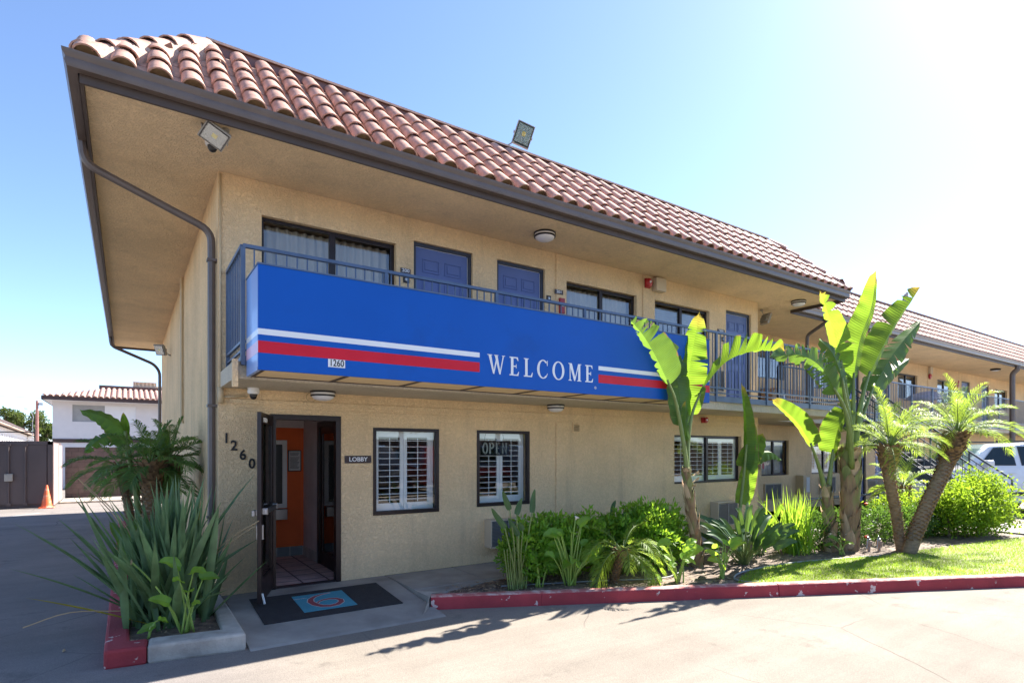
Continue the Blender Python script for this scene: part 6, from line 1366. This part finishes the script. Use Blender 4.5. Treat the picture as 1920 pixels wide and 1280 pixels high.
t = thing('pipe_rail', (-3.8,16.6,1.99), 'thin black pipe rail above the top of the shipping container', 'rail'); build('rail', MB().tube([(-9,16.6,2.30),(-3.35,16.6,2.30)], .02, 6), M['black'], t); build('post', MB().tube([(-3.35,16.6,1.99),(-3.35,16.6,2.4)], .02, 6), M['black'], t)
def simple_tree(base, h_, r_, seed, label):
    rd = random.Random(seed); t = thing('tree', base, label, 'tree', 'trees far behind the container'); x, y, z = base
    mb = MB(); mb.tube([(x,y,z),(x+.1,y,z+h_*.5),(x,y,z+h_*.8)], [.22,.15,.05], 8)
    bl = []
    for k in range(9):
        a = rd.uniform(0,6.28); rr = rd.uniform(.2,.8)*r_; bl.append((x+math.cos(a)*rr, y+math.sin(a)*rr, z+h_*rd.uniform(.55,.92), r_*.42, r_*.42, r_*.36)); mb.tube([(x,y,z+h_*.45), (bl[-1][0],bl[-1][1],bl[-1][2])], [.08,.03], 5)
    build('trunk', mb, M['twig'], t); v, f = leafcloud(bl, 5000, .32, seed, shell=.3); npmesh('crown', v, f, M['treeleaf'], t)
simple_tree((-13.9,92,G), 7.6, 1.7, 1, 'left round green tree above the long white block'); simple_tree((-12.3,92,G), 7.9, 2.2, 2, 'middle green tree above the long white block'); simple_tree((-9.9,92,G), 5.9, .95, 3, 'small tree right of the red pole'); simple_tree((-16.6,92,G), 7.4, 1.8, 4, 'green tree at the far left edge beyond the block')
t = thing('utility_pole', (-6.55,49,G), 'slim reddish pole with a small box on top beyond the container', 'pole'); build('pole', MB().tube([(-6.55,49,G),(-6.55,49,5.55)], [.12,.09], 8), M['pole'], t); build('top_box', MB().box(-6.45,-6.2,48.9,49.1,5.2,5.4), M['steel'], t)
t = thing('street_lamp', (-6.8,48.8,G), 'thin grey street lamp with a curved arm left of the reddish pole', 'street lamp'); build('pole', MB().tube(bez([(-6.8,48.8,G),(-6.8,48.8,3.6),(-6.75,48.8,4.3),(-6.95,48.8,4.75),(-7.15,48.8,4.9)], 14), .025, 6), M['steel'], t); build('lamp_head', MB().box(-7.3,-7.1,48.75,48.85,4.86,4.94), M['steel'], t)
# building seen only as a dark mass in window reflections is left out

def repaint(o, name, m):
    for ch in bpy.data.objects:
        if ch.parent == o and ch.name.split('.')[0] == name:
            ch.material_slots[0].link = 'OBJECT'; ch.material_slots[0].material = m
M['carnavy'] = mat('car_navy', (.02, .025, .05), .25, coat=1); M['carred'] = mat('car_red', (.30, .015, .02), .25, coat=1)
for i, (x, y, rz_, mm, lb) in enumerate(((6.6,-15.5,84,'carnavy','dark navy vehicle parked across the lot, mirrored in the lobby windows'),(10.0,-15.8,95,'carred','dark red vehicle parked across the lot beside the navy one'),(13.6,-15.4,88,'carnavy','second dark navy vehicle across the lot, furthest to the right'))):
    c = copy_tree(CAR, (x, y, G), lb); c.rotation_euler = (0,0,R(rz_)); c['group'] = 'vehicles parked across the lot'; repaint(c, 'body', M[mm])
solo(build('boundary_wall', MB().box(-30,50,-23.2,-23,G,2.3).box(-30,50,-23.24,-22.96,2.3,2.36), M['block']), 'long brown block wall on the far side of the lot behind the camera', 'wall', loc=(5,-23.1,G))
for k, (x, y, h_) in enumerate(((0,-26,7.5),(7,-27,8.5),(13,-25.5,7),(21,-27,9),(30,-26,8))):
    simple_tree((x,y,G), h_, 3.2, 30+k, ['leftmost','second','third','fourth','fifth'][k]+' green tree beyond the boundary wall behind the camera')

for k, z in enumerate((5.9, 3.9)):
    mb = MB(); mb.tube([V((-40+t*3.4, 48+.3*t, z+.9*((t-10)/10)**2-.3*(k))) for t in range(0,21)], .009, 4)
    solo(build('power_line', mb, M['black']), ['upper overhead wire passing the reddish pole at the far left','lower overhead wire passing the reddish pole at the far left'][k], 'wire', 'overhead wires', loc=(-6.2,48,z))
